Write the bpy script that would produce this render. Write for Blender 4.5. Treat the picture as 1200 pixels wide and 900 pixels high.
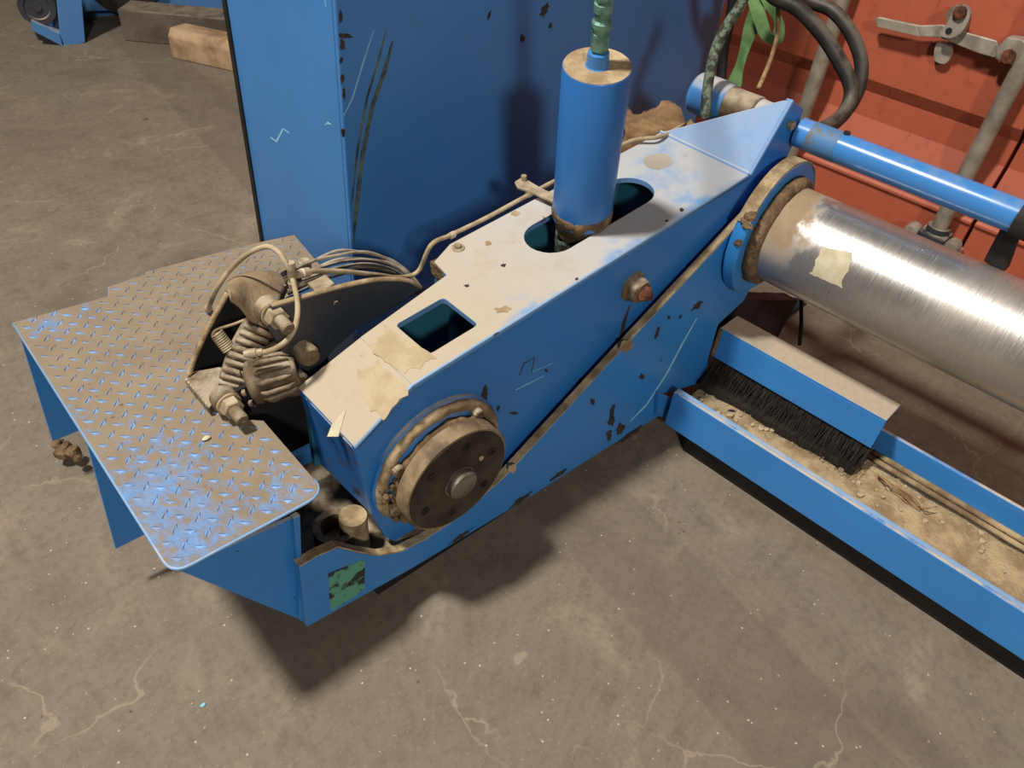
import bpy, bmesh, math, random
from mathutils import Vector, Matrix, noise
from mathutils.geometry import tessellate_polygon

random.seed(7)
scene = bpy.context.scene
COL = scene.collection
for o in list(bpy.data.objects):
    bpy.data.objects.remove(o)

# ---------------------------------------------------------------- camera
F = 887.0
CAM = Vector((0, 0, 1.5))
RX = Vector((0.69823152, -0.71115842, 0.08201493))     # image right
DN = Vector((-0.4305158, -0.50867602, -0.74559027))    # image down
FW = Vector((0.57195183, 0.4852859, -0.66133857))      # view direction
cd = bpy.data.cameras.new('camera')
cd.sensor_width = 36.0
cd.lens = F / 1200 * 36.0
cd.clip_start = 0.02
cam = bpy.data.objects.new('camera', cd)
COL.objects.link(cam)
cam.matrix_world = Matrix(((RX.x, -DN.x, -FW.x, CAM.x), (RX.y, -DN.y, -FW.y, CAM.y),
                           (RX.z, -DN.z, -FW.z, CAM.z), (0, 0, 0, 1)))
scene.camera = cam

# ---------------------------------------------------------------- world, lamps, exposure
world = bpy.data.worlds.new('world')
scene.world = world
world.use_nodes = True
world.node_tree.nodes['Background'].inputs[0].default_value = (1.0, 0.93, 0.84, 1)
world.node_tree.nodes['Background'].inputs[1].default_value = 0.045

def area(name, loc, target, size, power, col):
    ld = bpy.data.lights.new(name, 'AREA')
    ld.shape = 'DISK'
    ld.size = size
    ld.energy = power
    ld.color = col
    o = bpy.data.objects.new(name, ld)
    COL.objects.link(o)
    o.location = loc
    d = Vector(target) - Vector(loc)
    o.rotation_euler = d.to_track_quat('-Z', 'Y').to_euler()
    return o
area('hall_lamp_overhead', (-1.1, 1.75, 5.6), (1.2, 0.8, 0.3), 0.55, 440, (1.0, 0.94, 0.86))
area('hall_lamp_behind', (-3.6, -5.6, 5.0), (1.3, 0.9, 0.5), 0.8, 310, (1.0, 0.95, 0.88))

scene.view_settings.view_transform = 'Standard'
scene.view_settings.look = 'None'
scene.view_settings.gamma = 1.0
scene.view_settings.use_curve_mapping = False
scene.view_settings.exposure = 0.0

# ---------------------------------------------------------------- pixel rays and machine frame
def ray(p):
    return (RX * (p[0] - 600) + DN * (p[1] - 450) + FW * F).normalized()
def onp(p, o, n):
    d = ray(p)
    return CAM + d * ((Vector(o) - CAM).dot(n) / d.dot(n))
YAW = math.radians(-4)
U = Vector((math.cos(YAW), math.sin(YAW), 0))
V = Vector((-math.sin(YAW), math.cos(YAW), 0))
Z = Vector((0, 0, 1))
def onv(p, v): return onp(p, V * v, V)
def onu(p, u): return onp(p, U * u, U)
def onx(p, x): return onp(p, Vector((x, 0, 0)), Vector((1, 0, 0)))
def ony(p, y): return onp(p, Vector((0, y, 0)), Vector((0, 1, 0)))
def onz(p, z): return onp(p, Vector((0, 0, z)), Z)
def W(u, v, z): return U * u + V * v + Z * z
def atd(p, d): return CAM + ray(p) * d

# ---------------------------------------------------------------- materials
class NT:
    def __init__(s, name):
        s.m = bpy.data.materials.new(name)
        s.m.use_nodes = True
        s.t = s.m.node_tree
        s.b = s.t.nodes['Principled BSDF']
        g = s.t.nodes.new('ShaderNodeNewGeometry')
        s.pos = g.outputs['Position']
        sep = s.t.nodes.new('ShaderNodeSeparateXYZ')
        s.t.links.new(g.outputs['Normal'], sep.inputs[0])
        s.nz = sep.outputs[2]
    def link(s, v, inp):
        if isinstance(v, bpy.types.NodeSocket):
            s.t.links.new(v, inp)
        elif isinstance(v, (tuple, list)):
            inp.default_value = (*v, 1) if len(v) == 3 and inp.type == 'RGBA' else v
        else:
            inp.default_value = v
    def noise(s, scale, detail=4, rough=.55, vec=None, dist=0):
        n = s.t.nodes.new('ShaderNodeTexNoise')
        s.t.links.new(vec or s.pos, n.inputs['Vector'])
        n.inputs['Scale'].default_value = scale
        n.inputs['Detail'].default_value = detail
        n.inputs['Roughness'].default_value = rough
        n.inputs['Distortion'].default_value = dist
        return n.outputs['Fac']
    def voro(s, scale, feature='DISTANCE_TO_EDGE', vec=None, rnd=1):
        n = s.t.nodes.new('ShaderNodeTexVoronoi')
        n.feature = feature
        s.t.links.new(vec or s.pos, n.inputs['Vector'])
        n.inputs['Scale'].default_value = scale
        n.inputs['Randomness'].default_value = rnd
        return n.outputs['Distance']
    def mapping(s, scale, rot=(0, 0, 0), vec=None):
        n = s.t.nodes.new('ShaderNodeMapping')
        s.t.links.new(vec or s.pos, n.inputs['Vector'])
        n.inputs['Scale'].default_value = scale
        n.inputs['Rotation'].default_value = rot
        return n.outputs[0]
    def ramp(s, v, lo, hi, a=0.0, b=1.0):
        n = s.t.nodes.new('ShaderNodeMapRange')
        n.interpolation_type = 'SMOOTHSTEP'
        s.link(v, n.inputs[0])
        for i, x in enumerate((lo, hi, a, b)):
            n.inputs[i + 1].default_value = x
        return n.outputs[0]
    def math(s, op, a, b=0.0):
        n = s.t.nodes.new('ShaderNodeMath')
        n.operation = op
        s.link(a, n.inputs[0]); s.link(b, n.inputs[1])
        return n.outputs[0]
    def mix(s, f, a, b):
        n = s.t.nodes.new('ShaderNodeMix')
        n.data_type = 'RGBA'
        s.link(f, n.inputs[0]); s.link(a, n.inputs[6]); s.link(b, n.inputs[7])
        return n.outputs[2]
    def vadd(s, a, b):
        n = s.t.nodes.new('ShaderNodeVectorMath')
        n.operation = 'ADD'
        s.link(a, n.inputs[0]); s.link(b, n.inputs[1])
        return n.outputs[0]
    def dot(s, vec):
        n = s.t.nodes.new('ShaderNodeVectorMath')
        n.operation = 'DOT_PRODUCT'
        s.t.links.new(s.pos, n.inputs[0])
        n.inputs[1].default_value = vec
        return n.outputs['Value']
    def out(s, col, rough=.5, metal=0.0, bump=None, bs=.3, bd=.002, spec=.5):
        s.link(col, s.b.inputs['Base Color'])
        s.link(rough, s.b.inputs['Roughness'])
        s.link(metal, s.b.inputs['Metallic'])
        s.b.inputs['Specular IOR Level'].default_value = spec
        if bump is not None:
            n = s.t.nodes.new('ShaderNodeBump')
            n.inputs['Strength'].default_value = bs
            n.inputs['Distance'].default_value = bd
            s.link(bump, n.inputs['Height'])
            s.t.links.new(n.outputs[0], s.b.inputs['Normal'])
        return s.m

def C(r, g, b):      # sRGB 0-255 to linear
    f = lambda c: c / 12.92 if c <= .04045 else ((c + .055) / 1.055) ** 2.4
    return tuple(f(x / 255) for x in (r, g, b))
DUST = C(196, 182, 158)
DIRT = C(128, 108, 82)
def paint(name, col, dust=.85, lo=.35, hi=.55, grime=.12, rough=.42, chips=.74, dustcol=DUST, dscale=9, nz0=.45, nz1=.9, spec=.45):
    s = NT(name)
    n1 = s.noise(3.5, 5)
    n2 = s.noise(28, 6, .65)
    nd = s.noise(dscale, 8, .62)
    c = s.mix(n1, tuple(x * .82 for x in col), tuple(min(1, x * 1.14) for x in col))
    c = s.mix(s.math('MULTIPLY', s.ramp(n2, .5, .75), grime), c, tuple(x * .45 for x in DIRT))
    chip = s.ramp(s.noise(17, 3, .5), chips, chips + .02)
    c = s.mix(s.math('MULTIPLY', chip, .85), c, C(62, 48, 40))
    m = s.math('MULTIPLY', s.ramp(s.nz, nz0, nz1), s.ramp(nd, lo, hi))
    m = s.math('MULTIPLY', m, dust)
    dc = s.mix(s.noise(60, 5), tuple(x * .8 for x in dustcol), tuple(min(1, x * 1.12) for x in dustcol))
    c = s.mix(m, c, dc)
    r = s.math('ADD', s.math('MULTIPLY', m, .45), rough)
    return s.out(c, r, 0.0, s.math('ADD', s.math('MULTIPLY', n2, .3), m), .25, .0015, spec)
def plain(name, a, b, scale=12, rough=.6, metal=0.0, bs=.3, bd=.002, bscale=80, spec=.4, lo=.35, hi=.65, dust=0):
    s = NT(name)
    c = s.mix(s.ramp(s.noise(scale, 6, .6), lo, hi), a, b)
    r = rough
    if dust:
        m = s.math('MULTIPLY', s.math('MULTIPLY', s.ramp(s.nz, .2, .8), s.ramp(s.noise(14, 7, .6), .35, .6)), dust)
        c = s.mix(m, c, tuple(x * .75 for x in DUST))
        r = s.math('ADD', s.math('MULTIPLY', m, .9 - rough), rough)
        if metal:
            metal = s.math('MULTIPLY', s.math('SUBTRACT', 1.0, m), metal)
    return s.out(c, r, metal, s.noise(bscale, 5), bs, bd, spec)

BLUE = C(46, 124, 194)
M = {}
M['blue'] = paint('blue_paint', BLUE)
M['housing'] = paint('housing_blue_paint', C(64, 124, 186), dust=.7, chips=.78, rough=.38)
def armtop():
    s = NT('dusty_arm_paint')
    along = s.dot(tuple(U))
    across = s.dot(tuple(V))
    nd = s.noise(6, 8, .62); n2 = s.noise(30, 6, .65)
    c = s.mix(s.noise(4, 4), C(84, 130, 184), C(118, 156, 198))
    thin = s.ramp(along, .75, 1.5, 0.0, .16)
    edge = s.ramp(across, .85, .822, 0.0, .13)
    m = s.ramp(s.math('SUBTRACT', s.math('SUBTRACT', s.math('ADD', nd, .12), s.math('MULTIPLY', thin, .5)), edge), .30, .52)
    m = s.math('MULTIPLY', s.math('MULTIPLY', m, s.ramp(s.nz, .45, .85)), s.math('SUBTRACT', .97, thin))
    dc = s.mix(s.ramp(along, .6, 1.25), C(176, 162, 138), C(176, 173, 166))
    dc = s.mix(s.math('MULTIPLY', s.ramp(s.noise(13, 7, .65), .5, .72), .4), dc, C(168, 146, 112))
    c = s.mix(m, c, dc)
    c = s.mix(s.math('MULTIPLY', s.ramp(s.noise(26, 3), .72, .745), .7), c, C(84, 66, 48))
    return s.out(c, s.math('ADD', s.math('MULTIPLY', m, .4), .45), 0.0, s.math('ADD', s.math('MULTIPLY', n2, .4), m), .3, .0015, .4)
M['armtop'] = armtop()
M['dusty'] = paint('dust_covered_paint', BLUE, dust=.96, lo=.15, hi=.4, dustcol=C(178, 164, 140))
M['edge'] = paint('worn_pale_edge', C(128, 164, 204), dust=.5, lo=.5, hi=.62, chips=.68)
M['slope'] = paint('lightly_dusted_paint', C(108, 150, 200), dust=.74, lo=.1, hi=.55, nz0=.3, nz1=.8, chips=.8)
M['armside'] = paint('arm_side_paint', C(44, 116, 186), dust=.9, chips=.77, rough=.36)
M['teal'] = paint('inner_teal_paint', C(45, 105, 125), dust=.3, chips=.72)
def tread(name, blue, shift):
    s = NT(name)
    n = s.math('ADD', s.math('MULTIPLY', s.noise(3.2, 4, .6), .75), s.math('MULTIPLY', s.noise(34, 6, .7), .5))
    heap = s.math('ADD', s.math('MULTIPLY', s.ramp(s.dot(tuple(V)), .95, 1.45), .10), s.math('MULTIPLY', s.ramp(s.dot(tuple(U)), .15, .34), .10))
    m = s.ramp(s.math('SUBTRACT', s.math('ADD', n, heap), s.math('ADD', shift, .06)), .50, .66)
    m = s.math('MULTIPLY', m, s.ramp(s.nz, .3, .8))
    m = s.math('MAXIMUM', s.math('MULTIPLY', m, .97), s.math('MULTIPLY', s.ramp(s.noise(90, 4, .7), .4, .6), .45))
    b = s.mix(s.noise(22, 5, .6), tuple(x * .75 for x in blue), tuple(min(1, x * 1.2) for x in blue))
    d = s.mix(s.noise(12, 7, .65), C(114, 98, 76), C(150, 132, 105))
    d = s.mix(s.ramp(s.noise(55, 5, .7), .62, .72), d, C(96, 78, 56))
    c = s.mix(m, b, d)
    c = s.mix(s.math('MULTIPLY', s.ramp(s.noise(19, 4), .70, .73), .8), c, C(72, 54, 38))
    return s.out(c, s.math('ADD', s.math('MULTIPLY', m, .45), .42), 0.0, s.math('ADD', s.noise(70, 6, .7), m), .5, .003, .4)
M['tread'] = tread('tread_plate_paint', C(96, 142, 196), -.04)
M['bars'] = tread('worn_tread_bars', C(112, 156, 208), .09)
M['pipe'] = paint('blue_pipe_paint', C(62, 126, 192), dust=.12, lo=.45, hi=.6, chips=.76, rough=.25)
M['cyl'] = paint('cylinder_paint', C(44, 106, 174), dust=.1, chips=.75, rough=.33)
M['nose'] = paint('grimy_nose_paint', C(40, 100, 165), dust=.9, chips=.58, grime=.9)
M['beam'] = paint('beam_paint', C(56, 130, 200), dust=.9, chips=.77, rough=.35)
M['sand'] = plain('settled_sand', C(178, 158, 124), C(140, 118, 88), 16, .95, bs=.9, bd=.006, bscale=120)
M['cake'] = plain('caked_dust', C(180, 163, 134), C(166, 148, 118), 22, .95, bs=.8, bd=.003, bscale=140)
M['dirt'] = plain('caked_dirt', C(122, 100, 72), C(84, 66, 46), 22, .95, bs=1.0, bd=.01, bscale=70)
M['hood'] = plain('thick_brown_dust', C(152, 132, 102), C(128, 108, 82), 14, .95, bs=.6, bd=.003, bscale=110)
M['rim_dirt'] = plain('dusty_edge', C(176, 156, 122), C(116, 96, 70), 14, .95, bs=.8, bd=.004)
M['brake'] = plain('dust_caked_iron', C(112, 94, 71), C(78, 64, 47), 18, .92, bs=.8, bd=.004, bscale=90, dust=.8)
M['dark_plate'] = plain('dark_steel_plate', C(58, 58, 62), C(40, 42, 50), 5, .6, bs=.3, dust=.8)
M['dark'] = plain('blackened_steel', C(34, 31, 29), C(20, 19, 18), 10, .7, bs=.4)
M['disc_face'] = plain('oily_brown_steel', C(72, 62, 52), C(46, 39, 33), 12, .5, .35, bs=.4, bd=.001, bscale=60)
M['disc_rim'] = plain('dusty_steel_rim', C(150, 130, 100), C(92, 76, 58), 14, .7, .2, bs=.6)
M['steel'] = plain('worn_steel', C(150, 146, 138), C(104, 100, 94), 25, .4, .8, bs=.2, dust=.3)
M['zinc'] = plain('dusty_zinc', C(186, 172, 146), C(142, 126, 100), 30, .6, .3, bs=.3)
M['tube'] = plain('dusty_air_hose', C(176, 160, 132), C(140, 122, 94), 25, .8, bs=.3)
M['cable'] = plain('dusty_grey_cable', C(170, 158, 138), C(108, 98, 84), 30, .75, bs=.3)
M['rust'] = plain('rusted_iron', C(112, 62, 40), C(52, 34, 26), 45, .85, bs=1, bd=.004, bscale=110)
M['rubber'] = plain('black_rubber_hose', C(50, 45, 40), C(32, 30, 27), 18, .5, bs=.3, dust=.22)
M['braid'] = plain('green_stained_braid', C(112, 126, 106), C(54, 57, 48), 60, .6, bs=.8, bscale=160, lo=.42, hi=.58)
M['strap'] = plain('green_webbing', C(108, 142, 88), C(84, 116, 66), 20, .8, bs=.4, bscale=200)
M['twig'] = plain('tan_cord', C(168, 138, 98), C(120, 92, 62), 30, .9)
M['rag'] = plain('dirty_brown_cloth', C(150, 120, 84), C(96, 72, 48), 10, .95, bs=.6)
M['wood'] = plain('pale_timber', C(180, 152, 120), C(140, 112, 84), 9, .85, bs=.5, bd=.004, bscale=40)
M['girder'] = plain('dusty_dark_girder', C(104, 92, 84), C(80, 70, 62), 6, .8, bs=.3, dust=.3)
M['tyre'] = plain('black_tyre_rubber', C(60, 50, 44), C(38, 33, 30), 8, .85)
M['farblue'] = paint('far_machine_blue', C(74, 122, 176), dust=.6, chips=.8)
M['greenfit'] = plain('green_corroded_brass', C(120, 160, 142), C(60, 110, 96), 40, .4, .4, bs=.4)
M['sticker'] = plain('yellowed_label', C(198, 190, 164), C(178, 168, 138), 30, .8)
M['greenlabel'] = plain('peeling_green_sticker', C(84, 150, 128), C(36, 40, 36), 26, .6, lo=.47, hi=.55)
M['mark'] = plain('pale_scratch', C(150, 200, 224), C(120, 180, 205), 40, .7)
M['chip'] = plain('bare_dark_chip', C(64, 50, 42), C(40, 32, 28), 50, .85, bs=.6)
M['scratch'] = plain('grey_green_scratch', C(96, 112, 100), C(44, 56, 58), 30, .6)
M['bristle'] = plain('black_bristles', C(44, 38, 32), C(26, 22, 19), 60, .95, bs=1)
M['galv'] = plain('dusty_galvanised', C(176, 168, 154), C(140, 131, 116), 14, .5, .35, bs=.3)
M['rod'] = plain('worn_lock_rod', C(160, 150, 135), C(128, 118, 104), 12, .55, .3, bs=.3)

def red_paint():
    s = NT('red_oxide_door_paint')
    c = s.mix(s.noise(2.2, 5), C(156, 76, 54), C(180, 94, 68))
    c = s.mix(s.math('MULTIPLY', s.ramp(s.noise(20, 6, .65), .52, .75), .35), c, C(96, 50, 38))
    st = s.noise(14, 4, .6, s.mapping((1, 3.2, .35)))
    c = s.mix(s.math('MULTIPLY', s.ramp(st, .6, .75), .5), c, C(74, 40, 30))
    m = s.math('MULTIPLY', s.ramp(s.nz, .3, .8), s.ramp(s.noise(9, 6), .3, .6))
    c = s.mix(s.math('MULTIPLY', m, .2), c, DUST)
    return s.out(c, .5, 0.0, s.noise(30, 4), .15, .002)
M['red'] = red_paint()

def roller_metal():
    s = NT('brushed_roller_steel')
    fine = s.noise(30, 5, .6, s.mapping((1, 9, 1)))
    ring = s.noise(60, 3, .5, s.mapping((.15, 3, .15)))
    c = s.mix(fine, C(172, 169, 165), C(210, 206, 202))
    edge = s.dot((0, 1, 0))
    m = s.math('MULTIPLY', s.ramp(s.math('ADD', edge, s.math('MULTIPLY', s.noise(16, 6, .6), .16)), .60, .645), s.ramp(s.nz, -.3, .4))
    far = s.math('MULTIPLY', s.ramp(s.noise(3, 5), .5, .75), .25)
    m = s.math('MAXIMUM', m, far)
    c = s.mix(m, c, s.mix(s.noise(40, 5), C(128, 108, 82), C(158, 138, 110)))
    met = s.math('SUBTRACT', .88, s.math('MULTIPLY', m, .85))
    r = s.math('ADD', s.math('ADD', s.math('MULTIPLY', fine, .16), .26), s.math('MULTIPLY', m, .45))
    return s.out(c, r, met, s.math('ADD', fine, s.math('MULTIPLY', ring, .6)), .35, .0012)
M['roller'] = roller_metal()

def floor_mat():
    s = NT('worn_concrete')
    big = s.noise(.9, 5, .55)
    mid = s.noise(3.6, 7, .6, None, .6)
    fine = s.noise(45, 6, .7)
    c = s.mix(big, C(110, 101, 90), C(130, 119, 104))
    c = s.mix(s.math('MULTIPLY', s.ramp(mid, .5, .72), .55), c, C(98, 88, 76))
    c = s.mix(s.math('MULTIPLY', s.ramp(mid, .46, .3), .35), c, C(166, 150, 126))
    c = s.mix(s.math('MULTIPLY', s.ramp(fine, .45, .7), .4), c, C(88, 78, 67))
    mot = s.noise(11, 8, .72)
    c = s.mix(s.math('MULTIPLY', s.ramp(mot, .48, .68), .42), c, C(90, 80, 69))
    c = s.mix(s.math('MULTIPLY', s.ramp(mot, .42, .28), .35), c, C(152, 138, 117))
    c = s.mix(s.math('MULTIPLY', s.ramp(s.noise(130, 3, .6), .6, .72), .35), c, C(168, 154, 132))
    # darker blotches
    bl = s.noise(2.1, 2, .4, s.mapping((1.1, .8, 1), (0, 0, .7)))
    c = s.mix(s.math('MULTIPLY', s.ramp(bl, .6, .74), .45), c, C(84, 75, 66))
    # poured strips parallel to the beam
    d1 = s.dot((0.985, -0.17, 0))
    wob = s.math('ADD', d1, s.math('MULTIPLY', s.noise(8, 4), .03))
    band = s.math('MULTIPLY', s.ramp(wob, .86, .875), s.ramp(wob, 1.13, 1.115))
    c = s.mix(s.math('MULTIPLY', band, .32), c, C(92, 83, 74))
    # pale cracks
    n3 = s.t.nodes.new('ShaderNodeTexNoise')
    s.t.links.new(s.pos, n3.inputs['Vector'])
    n3.inputs['Scale'].default_value = 5.5
    n3.inputs['Detail'].default_value = 6
    vs = s.t.nodes.new('ShaderNodeVectorMath'); vs.operation = 'SCALE'
    s.t.links.new(n3.outputs['Color'], vs.inputs[0]); vs.inputs['Scale'].default_value = .24
    cr = s.voro(1.7, vec=s.vadd(s.pos, vs.outputs[0]))
    crk = s.math('MULTIPLY', s.ramp(cr, .008, .001), s.ramp(s.noise(1.7, 3), .47, .6))
    c = s.mix(s.math('MULTIPLY', crk, .42), c, C(168, 152, 128))
    # white grit and dark specks
    g = s.ramp(s.voro(46, 'F1'), .13, .07)
    g = s.math('MULTIPLY', g, s.ramp(s.noise(19, 2), .52, .6))
    c = s.mix(s.math('MULTIPLY', g, .7), c, C(206, 194, 172))
    g2 = s.math('MULTIPLY', s.ramp(s.voro(17, 'F1'), .07, .04), s.ramp(s.noise(7, 2), .5, .6))
    c = s.mix(s.math('MULTIPLY', g2, .7), c, C(70, 58, 46))
    h = s.math('ADD', s.math('MULTIPLY', mid, .6), s.math('MULTIPLY', fine, .3))
    return s.out(c, .78, 0.0, h, .25, .004, .3)
M['floor'] = floor_mat()

# ---------------------------------------------------------------- mesh helpers
class MB:
    def __init__(s): s.v = []; s.f = []
    def add(s, vs, fs):
        n = len(s.v)
        s.v += [Vector(v) for v in vs]
        s.f += [tuple(i + n for i in f) for f in fs]
        return s
    def prism(s, poly, vec, holes=()):
        loops = [list(map(Vector, poly))] + [list(map(Vector, h)) for h in holes]
        flat = [p for l in loops for p in l]
        tris = tessellate_polygon(loops)
        n = len(flat); vec = Vector(vec)
        fs = [tuple(t) for t in tris] + [tuple(i + n for i in reversed(t)) for t in tris]
        k = 0
        for l in loops:
            m = len(l)
            for i in range(m):
                a, b = k + i, k + (i + 1) % m
                fs.append((a, b, b + n, a + n))
            k += m
        return s.add(flat + [p + vec for p in flat], fs)
    def box(s, c, a, b, d):
        c, a, b, d = map(Vector, (c, a, b, d))
        vs = [c + a * x + b * y + d * z for x in (-1, 1) for y in (-1, 1) for z in (-1, 1)]
        return s.add(vs, [(0, 1, 3, 2), (4, 6, 7, 5), (0, 4, 5, 1), (2, 3, 7, 6), (0, 2, 6, 4), (1, 5, 7, 3)])
    def abox(s, x0, x1, y0, y1, z0, z1, fr=None):
        a, b, d = fr or (Vector((1, 0, 0)), Vector((0, 1, 0)), Z)
        c = a * (x0 + x1) / 2 + b * (y0 + y1) / 2 + d * (z0 + z1) / 2
        return s.box(c, a * (x1 - x0) / 2, b * (y1 - y0) / 2, d * (z1 - z0) / 2)
    def tube(s, path, r, n=10, cap=True):
        path = [Vector(p) for p in path]
        rs = r if isinstance(r, (list, tuple)) else [r] * len(path)
        prev = None; vs = []; fs = []
        for i, p in enumerate(path):
            t = (path[min(i + 1, len(path) - 1)] - path[max(i - 1, 0)]).normalized()
            if prev is None:
                a = t.cross(Z)
                if a.length < .05: a = t.cross(Vector((1, 0, 0)))
            else:
                a = prev - t * prev.dot(t)
            a.normalize(); prev = a
            b = t.cross(a)
            for k in range(n):
                an = 2 * math.pi * k / n
                vs.append(p + (a * math.cos(an) + b * math.sin(an)) * rs[i])
        for i in range(len(path) - 1):
            for k in range(n):
                q = (k + 1) % n
                fs.append((i * n + k, i * n + q, (i + 1) * n + q, (i + 1) * n + k))
        if cap:
            fs.append(tuple(range(n - 1, -1, -1)))
            m = (len(path) - 1) * n
            fs.append(tuple(m + k for k in range(n)))
        return s.add(vs, fs)
    def lathe(s, o, d, prof, n=48, jit=0.0):
        """prof: list of (distance along d, radius)"""
        d = Vector(d).normalized(); o = Vector(o)
        a = d.cross(Z)
        if a.length < .05: a = d.cross(Vector((1, 0, 0)))
        a.normalize(); b = d.cross(a)
        vs = []; fs = []
        for (h, r) in prof:
            for k in range(n):
                an = 2 * math.pi * k / n
                e = (a * math.cos(an) + b * math.sin(an))
                p = o + d * h + e * r
                if jit:
                    p += e * jit * noise.noise(p * 55) + d * jit * .6 * noise.noise(p * 48 + Vector((9, 3, 1)))
                vs.append(p)
        for i in range(len(prof) - 1):
            for k in range(n):
                q = (k + 1) % n
                fs.append((i * n + k, i * n + q, (i + 1) * n + q, (i + 1) * n + k))
        if prof[0][1] > 1e-5: fs.append(tuple(range(n - 1, -1, -1)))
        if prof[-1][1] > 1e-5: fs.append(tuple((len(prof) - 1) * n + k for k in range(n)))
        return s.add(vs, fs)
    def build(s, name, mat, parent=None, bevel=0, smooth=False, seg=2, kind=None, label=None):
        me = bpy.data.meshes.new(name)
        c = sum(s.v, Vector()) / max(1, len(s.v))
        c.z = min(v.z for v in s.v)
        me.from_pydata([v - c for v in s.v], [], s.f)
        bm = bmesh.new(); bm.from_mesh(me)
        bmesh.ops.remove_doubles(bm, verts=bm.verts, dist=1e-6)
        bmesh.ops.recalc_face_normals(bm, faces=bm.faces)
        bm.to_mesh(me); bm.free()
        me.materials.append(M[mat] if isinstance(mat, str) else mat)
        o = bpy.data.objects.new(name, me)
        COL.objects.link(o)
        if parent is not None:
            o.parent = parent
            o.location = c - WL[parent.name]
        else:
            o.location = c
        WL[o.name] = c
        if smooth:
            for p in me.polygons: p.use_smooth = True
            if smooth != 'all':
                me.set_sharp_from_angle(angle=math.radians(38))
        if bevel:
            b = o.modifiers.new('bevel', 'BEVEL')
            b.width = bevel; b.segments = seg; b.limit_method = 'ANGLE'; b.angle_limit = math.radians(40)
        if kind: o['kind'] = kind
        if label: o['label'] = label
        return o
WL = {}
def thing(name, loc, label, cat, group=None):
    o = bpy.data.objects.new(name, None)
    o.empty_display_size = .05
    COL.objects.link(o)
    o.location = loc
    WL[o.name] = Vector(loc)
    return tag(o, label, cat, group)
def tag(o, label, cat, group=None):
    o['label'] = label; o['category'] = cat
    if group: o['group'] = group
    return o
def smoothpath(pts, n=6):
    pts = [Vector(p) for p in pts]
    out = []
    P = [pts[0] * 2 - pts[1]] + pts + [pts[-1] * 2 - pts[-2]]
    for i in range(1, len(P) - 2):
        a, b, c, d = P[i - 1:i + 3]
        for k in range(n):
            t = k / n
            out.append(.5 * ((2 * b) + (c - a) * t + (2 * a - 5 * b + 4 * c - d) * t * t + (3 * b - a - 3 * c + d) * t ** 3))
    return out + [pts[-1]]
def roundpoly(pts, rad, n=5):
    """round the corners of a planar polygon; rad = {index: radius}"""
    out = []
    m = len(pts)
    for i, p in enumerate(pts):
        r = rad.get(i, 0) if isinstance(rad, dict) else rad
        if not r: out.append(p); continue
        a = (pts[i - 1] - p).normalized(); b = (pts[(i + 1) % m] - p).normalized()
        for k in range(n + 1):
            t = k / n
            out.append(p + a * r * (1 - t) ** 2 + b * r * t ** 2)
    return out
def blob(mb, c, r, seed=0, n=10, sq=(1, 1, 1), amp=.35):
    vs = []; fs = []
    for i in range(n // 2 + 1):
        th = math.pi * i / (n // 2)
        for k in range(n):
            ph = 2 * math.pi * k / n
            d = Vector((math.sin(th) * math.cos(ph), math.sin(th) * math.sin(ph), math.cos(th)))
            rr = r * (1 + amp * noise.noise(d * 1.9 + Vector((seed * 3.1, seed, 0))) + amp * .5 * noise.noise(d * 5 + Vector((seed, 0, 4))))
            vs.append(Vector(c) + Vector((d.x * sq[0], d.y * sq[1], d.z * sq[2])) * rr)
    for i in range(n // 2):
        for k in range(n):
            q = (k + 1) % n
            fs.append((i * n + k, i * n + q, (i + 1) * n + q, (i + 1) * n + k))
    mb.add(vs, fs)
def decal(name, parent, pts, nrm, mat, t=.0008):
    """a thin patch of chipped paint or a mark; pts in world on the surface, nrm pointing out"""
    n = Vector(nrm).normalized()
    return MB().prism([p - n * t for p in pts], n * 2 * t).build(name, mat, parent)
def irregular(pts, amp, seed, sub=3):
    out = []
    m = len(pts)
    rnd = random.Random(seed)
    ctr = sum(pts, Vector()) / m
    for i in range(m):
        a, b = pts[i], pts[(i + 1) % m]
        for k in range(sub):
            p = a.lerp(b, k / sub)
            out.append(ctr + (p - ctr) * (1 + amp * (rnd.random() - .5) * 2))
    return out
def chip_px(parent, f, c, w, h, ang, nrm, seed, mat='chip', name='paint_chip'):
    ca, sa = math.cos(ang), math.sin(ang)
    pts = []
    for k in range(8):
        a = 2 * math.pi * k / 8
        x, y = w * math.cos(a), h * math.sin(a)
        pts.append(f((c[0] + x * ca - y * sa, c[1] + x * sa + y * ca)))
    return decal(name, parent, irregular(pts, .35, seed, 2), nrm, mat)
def stroke_px(parent, f, pix, w, nrm, mat='mark', name='scratch'):
    """a thin drawn line on a surface through pixels pix, w = half width in pixels"""
    L = []; Rr = []
    for i, p in enumerate(pix):
        a = pix[max(0, i - 1)]; b = pix[min(len(pix) - 1, i + 1)]
        dx, dy = b[0] - a[0], b[1] - a[1]
        l = math.hypot(dx, dy) or 1
        ww = w * (.35 if i in (0, len(pix) - 1) else 1)
        L.append(f((p[0] - dy / l * ww, p[1] + dx / l * ww)))
        Rr.append(f((p[0] + dy / l * ww, p[1] - dx / l * ww)))
    return decal(name, parent, L + Rr[::-1], nrm, mat, .0006)
def hexbolt(parent, p, d, r, h, mat='zinc', name='bolt', n=6):
    return MB().lathe(p, d, [(0, r), (h, r), (h, r * .9)], n).build(name, mat, parent, bevel=r * .12)
FB = (U, V, Z)

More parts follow.
